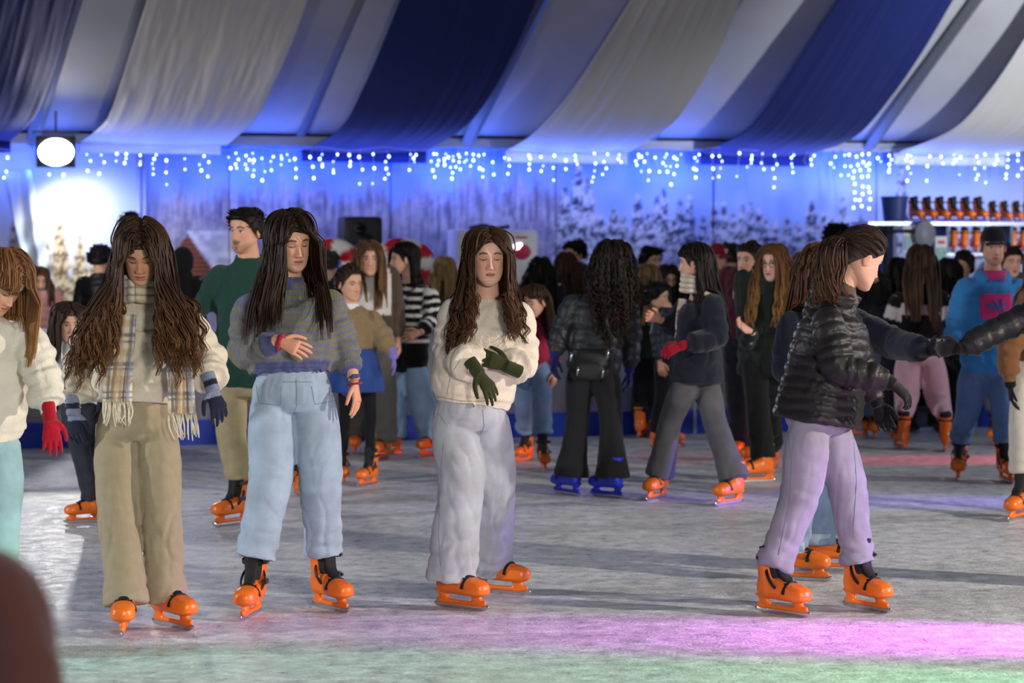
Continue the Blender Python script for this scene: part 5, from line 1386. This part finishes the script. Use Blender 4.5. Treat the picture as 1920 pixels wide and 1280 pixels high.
person('girl in tan cable knit jacket and blue skirt with lilac gloves', 16.4, yaw=25, base=(667, 906), H=1.38, head=(656, 532), hyaw=38, hpitch=6, res=2,
       j=dict(nk=(658, 574), sl=(694, 592, .04), el=(718, 632), wl=(737, 664, -.05), tl=(742, 700, -.06), sr=(634, 594), er=(632, 650), hip=(667, 672)), feet=dict(r=(642, 906, 10), l=(690, 910, -28)),
       top=dict(color='#8b7658', kind='knit', hem=.02, name='knit_jacket', sl=(.085, .082, .080, .072, .05), w=(.17, .19, .18, .175, .15)), pants=dict(color='#17171c', kind='knit', r=(.075, .056, .050, .050), hemz=.22, bunch=.002, name='tights', pelv=(.14, .10)),
       hair=dict(color='#2e1e16', style='bun', tie=(0.01, .105, .02), low=-.09, fore=.078), face=dict(smile=.6, brow='#2a1b14'), skin='#d2a083', gloves=dict(l='#8076c0', r='#8076c0', curl=.2), extras=[belt_skirt('#2f4a8c', .29, 1.5), inner_neck('#e9e6e0', 'knit', .066, .02)])

person('smiling fair haired woman in white top with brown sleeves beside the striped jumper', 18.1, yaw=12, base=(694, 860), H=1.66, head=(692, 485), hyaw=10, hpitch=4, res=2, feet=dict(r=(666, 850, 0), l=(716, 862, -20)),
       top=dict(name='cardigan', hem=-.05, pattern=lambda sv, kd, v: np.where(((kd == 0) & (sv > .20))[:, None], hx('#dedad4'), hx('#5a4c42'))), pants=dict(color='#55544f', kind='plain', r=(.10, .10, .10, .10), hemz=.13), hair=dict(color='#5a402b', tip='#9a7446', length=.38, front=1.8), face=dict(smile=1, brow='#4a3524', eyes='open'), skin='#dca98f', extras=[])


def bw_stripes(sv, kd, v):
    c = np.zeros((len(v), 3)); c[:] = hx('#121214'); x = np.where(kd == 0, sv, -sv); w = ((x / .066) % 1) > .62; up = np.where(kd == 0, sv > .24, x > .05); c[w & up] = hx('#d9d7d4'); return c
person('woman in black and white striped jumper with black hair in profile', 18.7, yaw=-55, base=(765, 853), H=1.67, head=(757, 486), hyaw=-78, hpitch=0, res=2,
       j=dict(nk=(770, 532), sr=(742, 548, .08), sl=(806, 552, -.10), el=(812, 600, -.14), wl=(790, 622, -.28), tl=(768, 630, -.32), er=(732, 600, .05), hip=(766, 684)), feet=dict(r=(727, 853, -50), l=(806, 855, -30)),
       top=dict(hem=-.06, name='striped_jumper', sl=(.088, .085, .080, .070, .046), w=(.18, .195, .19, .18, .15), pattern=bw_stripes), pants=dict(color='#8ba6c6', kind='denim', r=(.105, .105, .11, .112), hemz=.13, name='jeans'),
       hair=dict(color='#100d10', length=.34, front=.3, tuck=1, wave=.008, lam=.12, face=.066), face=dict(brow='#15100e', smile=.3), skin='#d8a990')

person('child in raspberry pink top and blue jeans with brown hair', 17.4, yaw=-12, base=(1000, 876), H=1.26, head=(1004, 566), hyaw=-45, hpitch=12, res=2, feet=dict(r=(982, 866, -35), l=(1019, 880, 8)),
       top=dict(color='#a8304c', kind='fleece', name='sweatshirt', hem=.0), pants=dict(color='#7d93b8', kind='denim', r=(.105, .10, .098, .10), hemz=.25, bunch=.012, name='jeans'), hair=dict(color='#38251a', length=.27, front=1.0, tuck=1), face=dict(eyes='down'), skin='#d6a58c')

cx = person('woman with long dark curls in black puffer and flared trousers on blue skates', 15.6, yaw=168, base=(1102, 928), H=1.62, head=(1150, 490), hyaw=128, hpitch=2, res=2, skate_col=M_BLUEP,
       j=dict(nk=(1130, 546), sl=(1076, 566, .0), sr=(1176, 564, .05), el=(1052, 620, .0), wl=(1040, 664, -.05), tl=(1038, 694, -.06), er=(1184, 630, .12), wr=(1180, 690, .1), hip=(1112, 690)), feet=dict(l=(1064, 928, -146), r=(1139, 932, -138)),
       top=dict(color='#22242b', kind='puffer', hem=-.03, name='puffer_jacket', ql=.085, sl=(.085, .080, .074, .066, .048), w=(.175, .18, .172, .175, .15)), pants=dict(color='#1a1a1e', kind='plain', r=(.098, .078, .088, .118), hemz=.125, crease=.004, bunch=.003),
       hair=dict(color='#1d1411', tip='#33221a', style='curly', length=.52, front=.3, wave=.022, lam=.055, wstart=.15, clump=.022, thick=.9), face=dict(), skin='#cf9f85', gloves=dict(l='#23286e', r='#23286e'))

cy = person('woman in dark navy coat and grey flared jeans with one red glove', 15.3, yaw=-128, base=(1300, 940), H=1.64, head=(1303, 494), hyaw=-108, hpitch=0, res=2,
       j=dict(nk=(1312, 548), sl=(1336, 566, -.14), sr=(1296, 562, .15), el=(1338, 632, -.22), wl=(1284, 646, -.30), tl=(1242, 662, -.32), er=(1270, 610, .15), wr=(1240, 600, .1), hip=(1306, 702)), feet=dict(l=(1232, 936, -28), r=(1369, 946, -40)),
       top=dict(color='#20232f', kind='fleece', hem=-.06, name='coat', sl=(.090, .088, .084, .074, .055), w=(.18, .19, .18, .18, .155), dpt=(.165, .16, .15, .135, .105)), pants=dict(color='#5c5b60', kind='denim', r=(.098, .082, .088, .104), hemz=.15, crease=.004, bunch=.003, name='jeans'),
       hair=dict(color='#1c1310', tip='#2b1d17', length=.42, front=.2, thick=1, tuck=1), face=dict(), skin='#d4a48c', gloves=dict(l='#a3152a', curl=.5),
       extras=[scarf([([(1280, 560, .0), (1276, 592, -.03), (1274, 628, -.04)], [.05, .055, .055], 0)], True)])

person('woman with dark tied hair in burgundy jumper beside the spectacled woman', 17.5, yaw=-30, base=(1398, 872), H=1.66, head=(1404, 488), hyaw=-38, hpitch=2, res=2, feet=dict(r=(1386, 862, -20), l=(1416, 872, -45)),
       top=dict(color='#4a1a26', kind='knit', name='jumper', hem=-.02), pants=dict(color='#1c1e28', kind='denim', r=(.098, .09, .09, .09)), hair=dict(color='#1b1310', style='bun', tie=(0, .11, -.02), low=-.09), face=dict(brow='#20140f'), skin='#d9a88e', extras=[front_panel('#b3a48f', 'fleece', .05, .06, .22, 'scarf_front')])

person('spectacled woman with long light brown hair in dark green coat', 16.6, yaw=-28, base=(1432, 900), H=1.66, head=(1452, 493), hyaw=-36, hpitch=4, res=2, j=dict(wr=(1410, 622, -.3), er=(1400, 640, -.05), tr=(1380, 605, -.34)), feet=dict(r=(1419, 905, -68), l=(1438, 880, -40)),
       top=dict(color='#1d2622', kind='plain', name='coat', hem=-.22, w=(.19, .185, .175, .175, .15)), pants=dict(color='#141417', kind='plain', r=(.095, .085, .08, .085), hemz=.17), hair=dict(color='#5b3d24', tip='#8f6636', length=.56, front=2.0, wave=.008, lam=.14), face=dict(brow='#553b27', lips='#c0605e'), skin='#dfb09a', extras=[glasses()])


def bw_blocks(sv, kd, v):
    c = np.zeros((len(v), 3)); c[:] = hx('#17161a'); x = np.where(kd == 0, sv, -sv)
    c[(kd == 0) & (sv > .30) & (sv < .38)] = hx('#cfcac8'); c[(kd > 0) & (x > .30) & (x < .40)] = hx('#cfcac8'); c[(kd > 0) & (x < .22)] = hx('#bdb8b6'); c[(kd == 0) & (sv < .10)] = hx('#c9bfc0'); return c
person('woman with long straight hair seen from behind in pale pink sweatpants', 19.3, yaw=180, base=(1730, 843), H=1.66, head=(1727, 490), hpitch=8, res=2, j=dict(nk=(1726, 534), hip=(1724, 668), sl=(1684, 556), sr=(1772, 556), el=(1668, 606), er=(1786, 606), wl=(1680, 640, .2), wr=(1776, 640, .2), kl=(1700, 745), kr=(1758, 745)),
       feet=dict(l=(1689, 842, 192), r=(1773, 845, 168)), top=dict(name='jacket', hem=.04, pattern=bw_blocks, w=(.17, .19, .185, .18, .155)), pants=dict(color='#cfa9b4', kind='fleece', r=(.115, .10, .082, .062), hemz=.25, pelv=(.18, .14), name='sweatpants'),
       hair=dict(color='#3c291c', tip='#6e4d30', length=.50, front=.2, thick=1.05), skin='#d4a48c')

person('bearded man in black cap and blue hoodie with pink chest print', 16.6, yaw=0, base=(1842, 900), H=1.76, head=(1862, 462), hyaw=2, hpitch=6, res=2, j=dict(nk=(1862, 516), sr=(1812, 536), sl=(1912, 536), er=(1796, 592), wr=(1782, 646, -.06), tr=(1778, 690, -.08), hip=(1852, 690)), feet=dict(r=(1798, 898, -14), l=(1886, 904, 6)),
       top=dict(color='#3d86c6', kind='fleece', name='hoodie', hood=True, hem=-.03, sl=(.085, .080, .076, .066, .046), w=(.175, .185, .18, .185, .16)), pants=dict(color='#5f7ba6', kind='denim', r=(.098, .082, .074, .072), hemz=.27, name='jeans'),
       hair=dict(color='#17120f', style='bald', cap=.005, low=-.05), face=dict(beard=.55, male=True, brow='#1d1410'), skin='#c8967c', gloves=dict(r='#15151a', l='#15151a'), extras=[cap('#111114', .06), inner_neck('#c93a72', 'fleece', .092, .034), chest_print])

person('skater in grey trousers mostly hidden behind the blue hoodie', 19.4, yaw=10, base=(1892, 827), H=1.58, head=(1896, 490), res=1, feet=dict(r=(1866, 834, -20), l=(1915, 826, 20)), top=dict(color='#57565c', kind='plain', name='jacket'), pants=dict(color='#8b8a8c', kind='plain', hemz=.27), hair=dict(color='#2b1e17', style='short', length=.03))
person('skater in pale jeans hidden behind the ponytail girl near the counter', 20.2, yaw=20, base=(1626, 822), H=1.52, head=(1630, 530), res=1, feet=dict(r=(1640, 822, -8), l=(1612, 819, 20)), top=dict(color='#1a1a1e', kind='plain', name='jacket'), pants=dict(color='#5d6f86', kind='denim', hemz=.2), hair=dict(color='#14100f', length=.3))

# ------------------------------------------------------------------ children and crowd at the boards
person('fair haired girl in dark green coat at the boards', 20.05, yaw=150, base=(1212, 819), H=1.50, head=(1214, 524), hyaw=160, res=1, feet=dict(l=(1204, 820, 160), r=(1232, 819, 200)), top=dict(color='#1e2a1f', kind='plain', name='coat', hem=-.22), pants=dict(color='#1a1a1f', hemz=.2), hair=dict(color='#5f4a33', tip='#8a7048', length=.38, front=.3), group='people along the boards')
person('dark curly haired child between the fair girl and spectacled woman', 19.4, yaw=60, base=(1248, 838), H=1.24, head=(1232, 556), hyaw=75, res=1, top=dict(color='#1d2530', kind='puffer', name='jacket'), pants=dict(color='#17171b'), hair=dict(color='#120e0d', style='short', length=.035, curl=.5, cap=.10), group='people along the boards')

def crowd(label, head, D, H, yaw, top, hair, ledge=0, **kw):
    kw.setdefault('res', 1)
    return person(label, D, yaw=yaw, head=head, H=H, skates=False, ledge=ledge, top=top, hair=hair, pants=kw.pop('pants', dict(color='#23252d', hemz=.05)), group='people standing behind the boards', **kw)
SH = dict(style='short', length=.035, curl=.3, cap=.08, low=-.06)
crowd('girl in pink quilted jacket behind the boards at left', (72, 527), 21.3, 1.47, 25, dict(color='#c98f90', kind='puffer', name='quilted_jacket'), dict(color='#4c3626', length=.3), extras=[inner_neck('#77757a', 'knit', .085, .06)], res=2)
crowd('person with short black hair and black jacket left of the scarf girl', (187, 486), 21.8, 1.60, 170, dict(color='#16161a', kind='puffer', name='jacket'), dict(color='#100d0d', **SH))
crowd('tall dark haired person whose crown shows above the scarf girl', (244, 424), 23.2, 1.78, 175, dict(color='#1d1d22', name='jacket'), dict(color='#120e0e', **SH), ledge=.10)
crowd('person in black hood between the scarf girl and green polo man', (344, 494), 21.5, 1.60, 150, dict(color='#131316', name='hooded_jacket'), None, extras=[hood_up('#131316')])
crowd('grey haired person standing before the first candy cane', (616, 496), 22.3, 1.52, 165, dict(color='#2b2a2e', name='jacket'), dict(color='#3a3634', **SH))
crowd('fair haired person behind the striped jumper and cream hoodie', (834, 508), 22.0, 1.52, 170, dict(color='#3a3630', name='jacket'), dict(color='#8a7047', length=.25, front=.3))
crowd('woman with long black hair behind the child in pink', (1014, 508), 21.8, 1.54, 175, dict(color='#17171b', name='jacket'), dict(color='#0f0c0d', length=.48, front=.3))
crowd('woman with brown hair between black hair and dark curls', (1062, 500), 22.6, 1.57, 190, dict(color='#2c2723', name='jacket'), dict(color='#3b2a1e', length=.42, front=.3))
crowd('man with dark combed hair above the brown haired woman', (1078, 476), 23.6, 1.70, -50, dict(color='#26262c', name='jacket'), dict(color='#15100e', **SH), res=2)
crowd('dark haired person in red jacket behind the boards', (1221, 488), 22.6, 1.63, 40, dict(color='#7e1420', kind='fleece', name='jacket'), dict(color='#130f0e', **SH))
crowd('woman in round spectacles and black scarf behind the navy coat', (1254, 524), 21.6, 1.52, 10, dict(color='#17171a', name='coat', collar='stand'), dict(color='#231813', length=.25), extras=[glasses('#1a1a1c')], res=2)
crowd('man in dark red baseball cap with pale letter', (1346, 484), 21.9, 1.66, 35, dict(color='#2b3038', kind='puffer', name='padded_jacket'), dict(color='#1a1412', style='bald', cap=.005), extras=[cap('#8a1626', .07, '#d9d3cf')], res=2)
crowd('person with dark grey hair beside the red cap', (1370, 482), 22.6, 1.66, 160, dict(color='#23272f', kind='puffer', name='padded_jacket'), dict(color='#2a2624', **SH))
crowd('woman with honey blond hair right of the spectacled woman', (1504, 502), 21.7, 1.56, 160, dict(color='#3a3026', name='coat'), dict(color='#7d5d34', length=.4, front=.3))
crowd('tall man with curly dark hair looking right beside the printed firs', (1570, 446), 22.6, 1.76, 75, dict(color='#3b2029', name='shirt'), dict(color='#15110f', style='short', length=.055, curl=.6, cap=.10, low=-.055), ledge=.13, face=dict(beard=.5, male=True), res=2)
crowd('person with black hair in front of the skate counter', (1688, 512), 20.9, 1.50, 150, dict(color='#141418', name='jacket'), dict(color='#0d0b0c', length=.3, front=.3))
crowd('dark jacketed person right of the pink sweatpants woman', (1778, 512), 21.0, 1.46, 165, dict(color='#15151a', name='jacket'), dict(color='#171211', length=.25, front=.3))
crowd('person with brown bun by the lower skate rack', (1806, 498), 22.0, 1.54, -40, dict(color='#3b3a3f', name='jacket'), dict(color='#2d2019', style='bun', tie=(0, .1, .05)))

# blurred onlooker close to the camera
person('blurred shoulder of an onlooker in maroon brown jacket at lower left', 3.2, yaw=178, base=(-.825, 3.2, 0), H=1.46, skates=False, res=2, j={}, top=dict(color='#321a17', kind='fleece', name='jacket', sl=(.085, .08, .075, .065, .045)), pants=dict(color='#23252d', hemz=.05), hair=dict(color='#2b1d16', length=.2, front=.2), group='onlookers at the rink edge')
# ------------------------------------------------------------------ props
def roundbox(mb, lo, hi, r=.02):
    lo, hi = np.array(lo, float), np.array(hi, float); c = (lo + hi) / 2; h = (hi - lo) / 2
    z = np.array([-h[2], -h[2] + r * .3, -h[2] + r, h[2] - r, h[2] - r * .3, h[2]]); k = np.array([-r, -r * .3, 0, 0, -r * .3, -r])
    put(mb, loft(np.column_stack([0 * z, 0 * z, z]) + c, h[0] + k, h[1] + k, (1, 0, 0), 32, expo=9))

def wallbox(px, z, toward): return WG(px, z, toward)

# loudspeaker on a stand
p = WG(675, 0, 2.2); e = empty('loudspeaker', p, 'black loudspeaker on a pole in front of the printed wood', 'loudspeaker', rz=ROTW + .05)
sc = 2; zc = W(675, 438, p[1])[2]
mb = MB(); roundbox(mb, (-.20, -.16, zc - .17), (.20, .16, zc + .17), .03); obj('cabinet', mb.mesh('cabinet'), mat('speaker_black', '#222226', .6, bump=.2, bscale=80), e)
mb = MB(); put(mb, loft(np.array([[-.04, -.163, zc + .05], [-.04, -.175, zc + .05], [-.04, -.168, zc + .05]]), [.062, .060, .03], [.062, .060, .03], (1, 0, 0), 24)); obj('horn', mb.mesh('horn'), mat('speaker_cone', '#0b0b0c', .4), e)
mb = MB(); put(mb, loft(np.array([[.02, -.161, zc - .08], [.02, -.170, zc - .08]]), .08, .08, (1, 0, 0), 24)); obj('woofer', mb.mesh('woofer'), mat('speaker_cone', '#0b0b0c', .4), e)
mb = MB(); put(mb, tube([(0, 0, .75), (0, 0, zc - .16)], .018, 10)); 
for a in (0, 2.1, 4.2): put(mb, tube([(0, 0, .8), (.45 * math.cos(a), .45 * math.sin(a), .015)], .014, 8))
obj('stand', mb.mesh('stand'), mat('stand_black', '#18181a', .5), e)

# candy canes
def candy(pxs, lab, toward):
    P = np.array([WP(x, y, toward) for x, y in pxs]); base = P[0].copy(); base[2] = 0
    e = empty('candy_cane', base, lab, 'decoration', 'candy cane arches')
    C_ = spline(np.concatenate([[[P[0][0], P[0][1], .0]], P]), 90); v, q, t, uv = loft(C_ - base, .095, .095, NX, 20)
    a = (uv[:, 1] / .30 + uv[:, 0]) % 1; col = np.where((a < .5)[:, None], hx('#c01826'), hx('#ececea'))
    o = obj('cane', mesh('cane', v, q, t, True, col), mat('candy_gloss', attr=True, rough=.25, spec=.5), e)
    mb = MB(); put(mb, loft(np.array([[0, 0, 0], [0, 0, .03], [0, 0, .05]]), [.2, .2, .1], [.2, .2, .1], (1, 0, 0), 20)); obj('foot_plate', mb.mesh('foot_plate'), mat('stand_black', '#18181a', .5), e)
candy([(590, 560), (590, 500), (602, 472), (628, 464), (654, 478), (664, 510)], 'red and white candy cane arch left of the fair haired woman', 2.9)
candy([(806, 570), (806, 510), (794, 478), (762, 464), (728, 470), (716, 498)], 'red and white candy cane arch behind the striped jumper woman', 2.9)

# white cabinet
p = WG(922, 0, .75); ztop = WP(922, 431, .75)[2]; e = empty('display_cabinet', p, 'white cabinet with red round emblem behind the hoodie girl', 'cabinet', rz=ROTW)
mb = MB(); roundbox(mb, (-.46, -.22, .05), (.46, .22, ztop), .02); obj('body', mb.mesh('body'), mat('cabinet_white', '#cfcfd4', .4), e)
for x0, x1 in ((-.445, -.02), (.0, .445)):
    mb = MB(); roundbox(mb, (x0, -.245, .30), (x1, -.222, ztop - .03), .008); d_ = obj('door', mb.mesh('door'), mat('cabinet_door', '#d6d6dc', .35), e)
    mb = MB(); mb.box((x0 + .03, -.262, .9), (x0 + .05, -.246, 1.2)); obj('handle', mb.mesh('handle', False), M_ALU, d_)
zc = WP(970, 472, .98)[2]
mb = MB(); v, q, t, u = ellipsoid((.265, -.247, zc), (.105, .006, .085), None, 28, 16); mb.add(v, q, t); obj('emblem', mb.mesh('emblem'), mat('emblem_red', '#a81340', .4), e)
mb = MB(); mb.box((.20, -.250, zc + .145), (.33, -.244, zc + .165)); obj('lettering_bar', mb.mesh('lettering', False), mat('emblem_red', '#a81340', .4), e)
mb = MB(); mb.box((.34, -.250, zc - .14), (.40, -.244, zc - .11)); mb.box((.36, -.250, zc - .11), (.40, -.244, zc - .08)); obj('lettering_block', mb.mesh('lettering', False), mat('dark_print', '#2c2c33', .5), e)
mb = MB(); put(mb, ellipsoid((.21, -.26, zc + .055), (.035, .012, .03))); put(mb, ellipsoid((.25, -.26, zc + .075), (.018, .010, .018))); obj('lamp_reflection', mb.mesh('lamp_reflection'), mat('reflection_glow', '#ffffff', emit=(1, .98, .95), estr=5), e)  # glowing blobs stand in for a lamp's white reflection on the cabinet
mb = MB(); put(mb, tube([(-.25, 0, ztop + .02), (-.1, -.05, ztop + .05), (.05, .02, ztop + .02), (.2, 0, ztop + .04)], .02, 8, n=30)); tag(obj('cable_bundle', mb.mesh('cable_bundle'), mat('stand_black', '#18181a', .5), None, tuple(p), (0, 0, ROTW)), 'coiled dark cable lying on top of the white cabinet', 'cable')

# ---- skate hire counter, shelves and skates
SD = 3.1                                           # shelf distance in front of the wall
zs = WP(1780, 416, SD)[2]; pL, pR = WG(1626, 0, SD), WG(1990, 0, SD); LW = np.linalg.norm(pR - pL)
e = empty('skate_shelf', pL, 'metal shelf rack of rental skates behind the counter at right', 'shelf', rz=ROTW)
M_SHELF = mat('shelf_metal', '#aab0bd', .35, metal=.6)
mb = MB(); mb.box((0, -.02, zs - .035), (LW, .42, zs)); obj('top_board', mb.mesh('board', False), M_SHELF, e)
zl = WP(1850, 474, SD)[2]
mb = MB(); mb.box((LW * .40, -.02, zl - .03), (LW, .42, zl)); obj('lower_board', mb.mesh('board', False), M_SHELF, e)
for x in (.02, LW * .13, LW * .40, LW * .73, LW - .03):
    mb = MB(); mb.box((x, .0, 0), (x + .035, .40, zs - .036)); obj('upright', mb.mesh('upright', False), mat('shelf_upright', '#4e5664', .5, metal=.3), e)
def on_shelf(px, z, back=.16): q = WG(px, z, SD - back); return q
labs = [(1716, -70), (1740, -62), (1764, -66), (1788, -60), (1812, -64), (1836, -58), (1862, -22), (1884, -15), (1906, -25), (1928, -12)]
words = ['first', 'second', 'third', 'fourth', 'fifth', 'sixth', 'seventh', 'eighth', 'ninth', 'tenth']
# low platform the two tall visitors stand on
for px, h, lab in ((244, .10, 'low black platform under the tall visitor behind the scarf girl'), (1570, .13, 'low black platform under the curly haired man')):
    q = W(px, 450, 23.2 if px < 500 else 22.6); mb = MB(); mb.box((-.45, -.35, 0), (.45, .35, h - .012)); mb.box((-.46, -.36, h - .012), (.46, .36, h)); tag(obj('step_platform', mb.mesh('step_platform', False), mat('platform_black', '#1c1c1f', .7), None, (q[0], q[1], 0)), lab, 'platform')
for i, (x, yw) in enumerate(labs):
    low = i >= 6
    o, _ = skate(None, on_shelf(x, zs + .002, .18 + .02 * (i % 2)), math.radians(24 if i < 6 else yw + 40), None, 0, 0, .84 if not low else .70)
    tag(o, f'orange skate on the top shelf, {words[i]} from the blue bucket', 'skate', 'skates on the top shelf')
for i, x in enumerate((1786, 1806, 1828, 1848, 1897, 1917)):
    o, _ = skate(None, on_shelf(x, zl + .002, .16), math.radians(180), None, 0, 0, .85)
    tag(o, ['orange skate on the lower rack at its left end', 'orange skate on the lower rack, second from its left end', 'orange skate on the lower rack left of the black cap', 'orange skate on the lower rack just behind the black cap', 'orange skate on the lower rack right of the black cap', 'orange skate on the lower rack at the right picture edge'][i], 'skate', 'skates on the lower rack')
# bucket
b = on_shelf(1676, zs, .15); e = empty('bucket', b, 'dark blue bucket standing on the skate shelf', 'bucket'); mb = MB(); hb = .255
t = np.linspace(0, 1, 12); P = np.column_stack([0 * t, 0 * t, hb * t]); put(mb, loft(P, .108 + .03 * t, .108 + .03 * t, (1, 0, 0), 32)); obj('pail', mb.mesh('pail'), mat('bucket_blue', '#2c3f7c', .45), e)
mb = MB(); a = np.linspace(0, 2 * np.pi, 40); put(mb, loft(np.column_stack([.140 * np.cos(a), .140 * np.sin(a), hb + 0 * a]), .008, .008, Z3, 8)); obj('rim', mb.mesh('rim'), mat('bucket_blue', '#2c3f7c', .45), e)
# fan
b = on_shelf(1732, zs - .13, -.12); e = empty('round_fan', b, 'round grey wire fan hanging below the top shelf', 'fan', rz=ROTW); mb = MB()
put(mb, loft(np.array([[0, -.03, 0], [0, 0, 0], [0, .03, 0]]), [.10, .12, .10], [.13, .15, .13], (1, 0, 0), 28)); obj('cage', mb.mesh('cage'), mat('fan_grey', '#7d808c', .5, bump=.5, bscale=40), e)
mb = MB()
for r in (.05, .08, .11): put(mb, loft(np.column_stack([r * np.cos(a), -.034 + 0 * a, r * 1.25 * np.sin(a)]), .004, .004, (0, 1, 0), 6))
obj('wire_ring', mb.mesh('wire_ring'), M_ALU, e)
mb = MB(); put(mb, tube([(0, .0, .1), (0, .02, .14)], .015, 8)); obj('hanger', mb.mesh('hanger'), M_ALU, e)
# notices
def notice(px0, px1, py0, py1, lab, head, body, back=-.08, lines=5):
    q = WP((px0 + px1) / 2, py1, SD - back); w = (px1 - px0) / F * q[1]; h = (py1 - py0) / F * q[1]
    e = empty('notice', q, lab, 'notice', rz=ROTW); mb = MB(); mb.box((-w / 2, -.004, 0), (w / 2, .004, h)); obj('board', mb.mesh('board', False), mat('notice_white', '#c9cdd2', .5), e)
    mb = MB(); mb.box((-w * .42, -.0075, h * .12), (w * .42, -.005, h * .62)); bl_ = obj('text_block', mb.mesh('text_block', False), mat('notice_' + body, body, .6), e)
    mb = MB(); mb.box((-w * .30, -.0075, h * .76), (w * .30, -.005, h * .86)); obj('heading', mb.mesh('heading', False), mat('notice_' + head, head, .6), e)
    for k in range(lines):
        mb = MB(); mb.box((-w * .34, -.010, h * (.18 + .09 * k)), (w * (.34 - .12 * (k % 2)), -.008, h * (.205 + .09 * k))); obj('text_line', mb.mesh('text_line', False), mat('notice_line', '#dfe9ea', .6), bl_)
notice(1691, 1716, 424, 474, 'notice with blue text block left of the round fan', '#9fb4c4', '#6d9fb5')
notice(1752, 1776, 443, 500, 'notice with teal text block and red heading right of the round fan', '#c0394a', '#4f9c93', -.10)
# counter below
c0, c1 = WG(1632, 0, SD + .9), WG(1905, 0, SD + .9); LC = np.linalg.norm(c1 - c0)
e = empty('hire_counter', c0, 'black draped skate hire counter behind the pink sweatpants woman', 'counter', rz=ROTW)
mb = MB(); x = np.linspace(0, LC, 80); rows = np.array([[[xx, -.02 - .018 * math.sin(xx * 26) * (1 - z / .96), z] for xx in x] for z in (.01, .3, .6, .93)])
kk = np.arange(3)[:, None] * 80 + np.arange(79)[None]; o = obj('drape_skirt', mesh('drape_skirt', rows.reshape(-1, 3), np.stack([kk, kk + 1, kk + 81, kk + 80], -1).reshape(-1, 4)), cloth('#15151a'), e)
so = o.modifiers.new('thick', 'SOLIDIFY'); so.thickness = .008
mb = MB(); roundbox(mb, (-.02, -.05, .93), (LC + .02, .42, .965), .01); obj('counter_top', mb.mesh('counter_top'), mat('counter_dark', '#2b2b31', .5), e)
# dark pole by the counter
mb = MB(); q = WG(1660, 0, SD + .25); put(mb, tube([(0, 0, 0), (0, 0, WP(1660, 418, SD + .25)[2] - .05)], .03, 12)); put(mb, loft(np.array([[0, 0, 0], [0, 0, .02]]), .16, .16, (1, 0, 0), 24)); put(mb, tube([(-.14, 0, WP(1660, 424, SD + .25)[2] - .05), (.30, 0, WP(1660, 424, SD + .25)[2] - .05)], .02, 8))
tag(obj('lamp_stand', mb.mesh('lamp_stand'), mat('stand_black', '#18181a', .5), None, tuple(q)), 'black pole stand with crossbar left of the notices', 'stand')

# ---- shoulder bag of the curly haired woman
J = cx['J']; c = W(1106, 680, 15.36)
e = empty('shoulder_bag', c - Z3 * .11, 'black leather shoulder bag worn by the curly haired woman', 'bag', rz=math.radians(-8)); M_BAG = cloth('#131316', 'leather')
mb = MB(); S = spline(np.array([[0, 0, 0, .10, .035], [0, 0, .03, .125, .05], [0, 0, .10, .132, .048], [0, 0, .17, .125, .03], [0, 0, .20, .11, .016]]), 16); put(mb, loft(S[:, :3], S[:, 3], S[:, 4], (1, 0, 0), 28, lambda s, a: .004 * np.sin(s * 70 + 3 * a), expo=3)); obj('pouch', mb.mesh('pouch'), M_BAG, e)
mb = MB(); mb.box((-.06, -.056, .04), (.07, -.044, .10)); obj('pocket', mb.mesh('pocket', False), M_BAG, e)
for xx, zz in ((-.118, .15), (-.075, .06), (.118, .17), (.085, .05)):
    mb = MB(); put(mb, tube([(xx, -.052, zz - .03), (xx + .006, -.056, zz + .03)], .007, 8)); obj('buckle', mb.mesh('buckle'), M_STEEL, e)
mb = MB(); top_ = J['sr'] - (c - Z3 * .11); top_ = top_ + np.array([0, -.09, .07]); ra = rotz(math.radians(8))
pts = np.array([(.118, 0, .18), (.14, -.02, .25), (.11, -.06, .40), tuple(ra @ top_)]); put(mb, loft(spline(pts, 24), .012, .003, (1, 0, 0), 8)); put(mb, tube([(-.118, 0, .17), (-.12, -.02, .25), (-.10, .0, .36)], .008, 8)); obj('strap', mb.mesh('strap'), M_BAG, e)
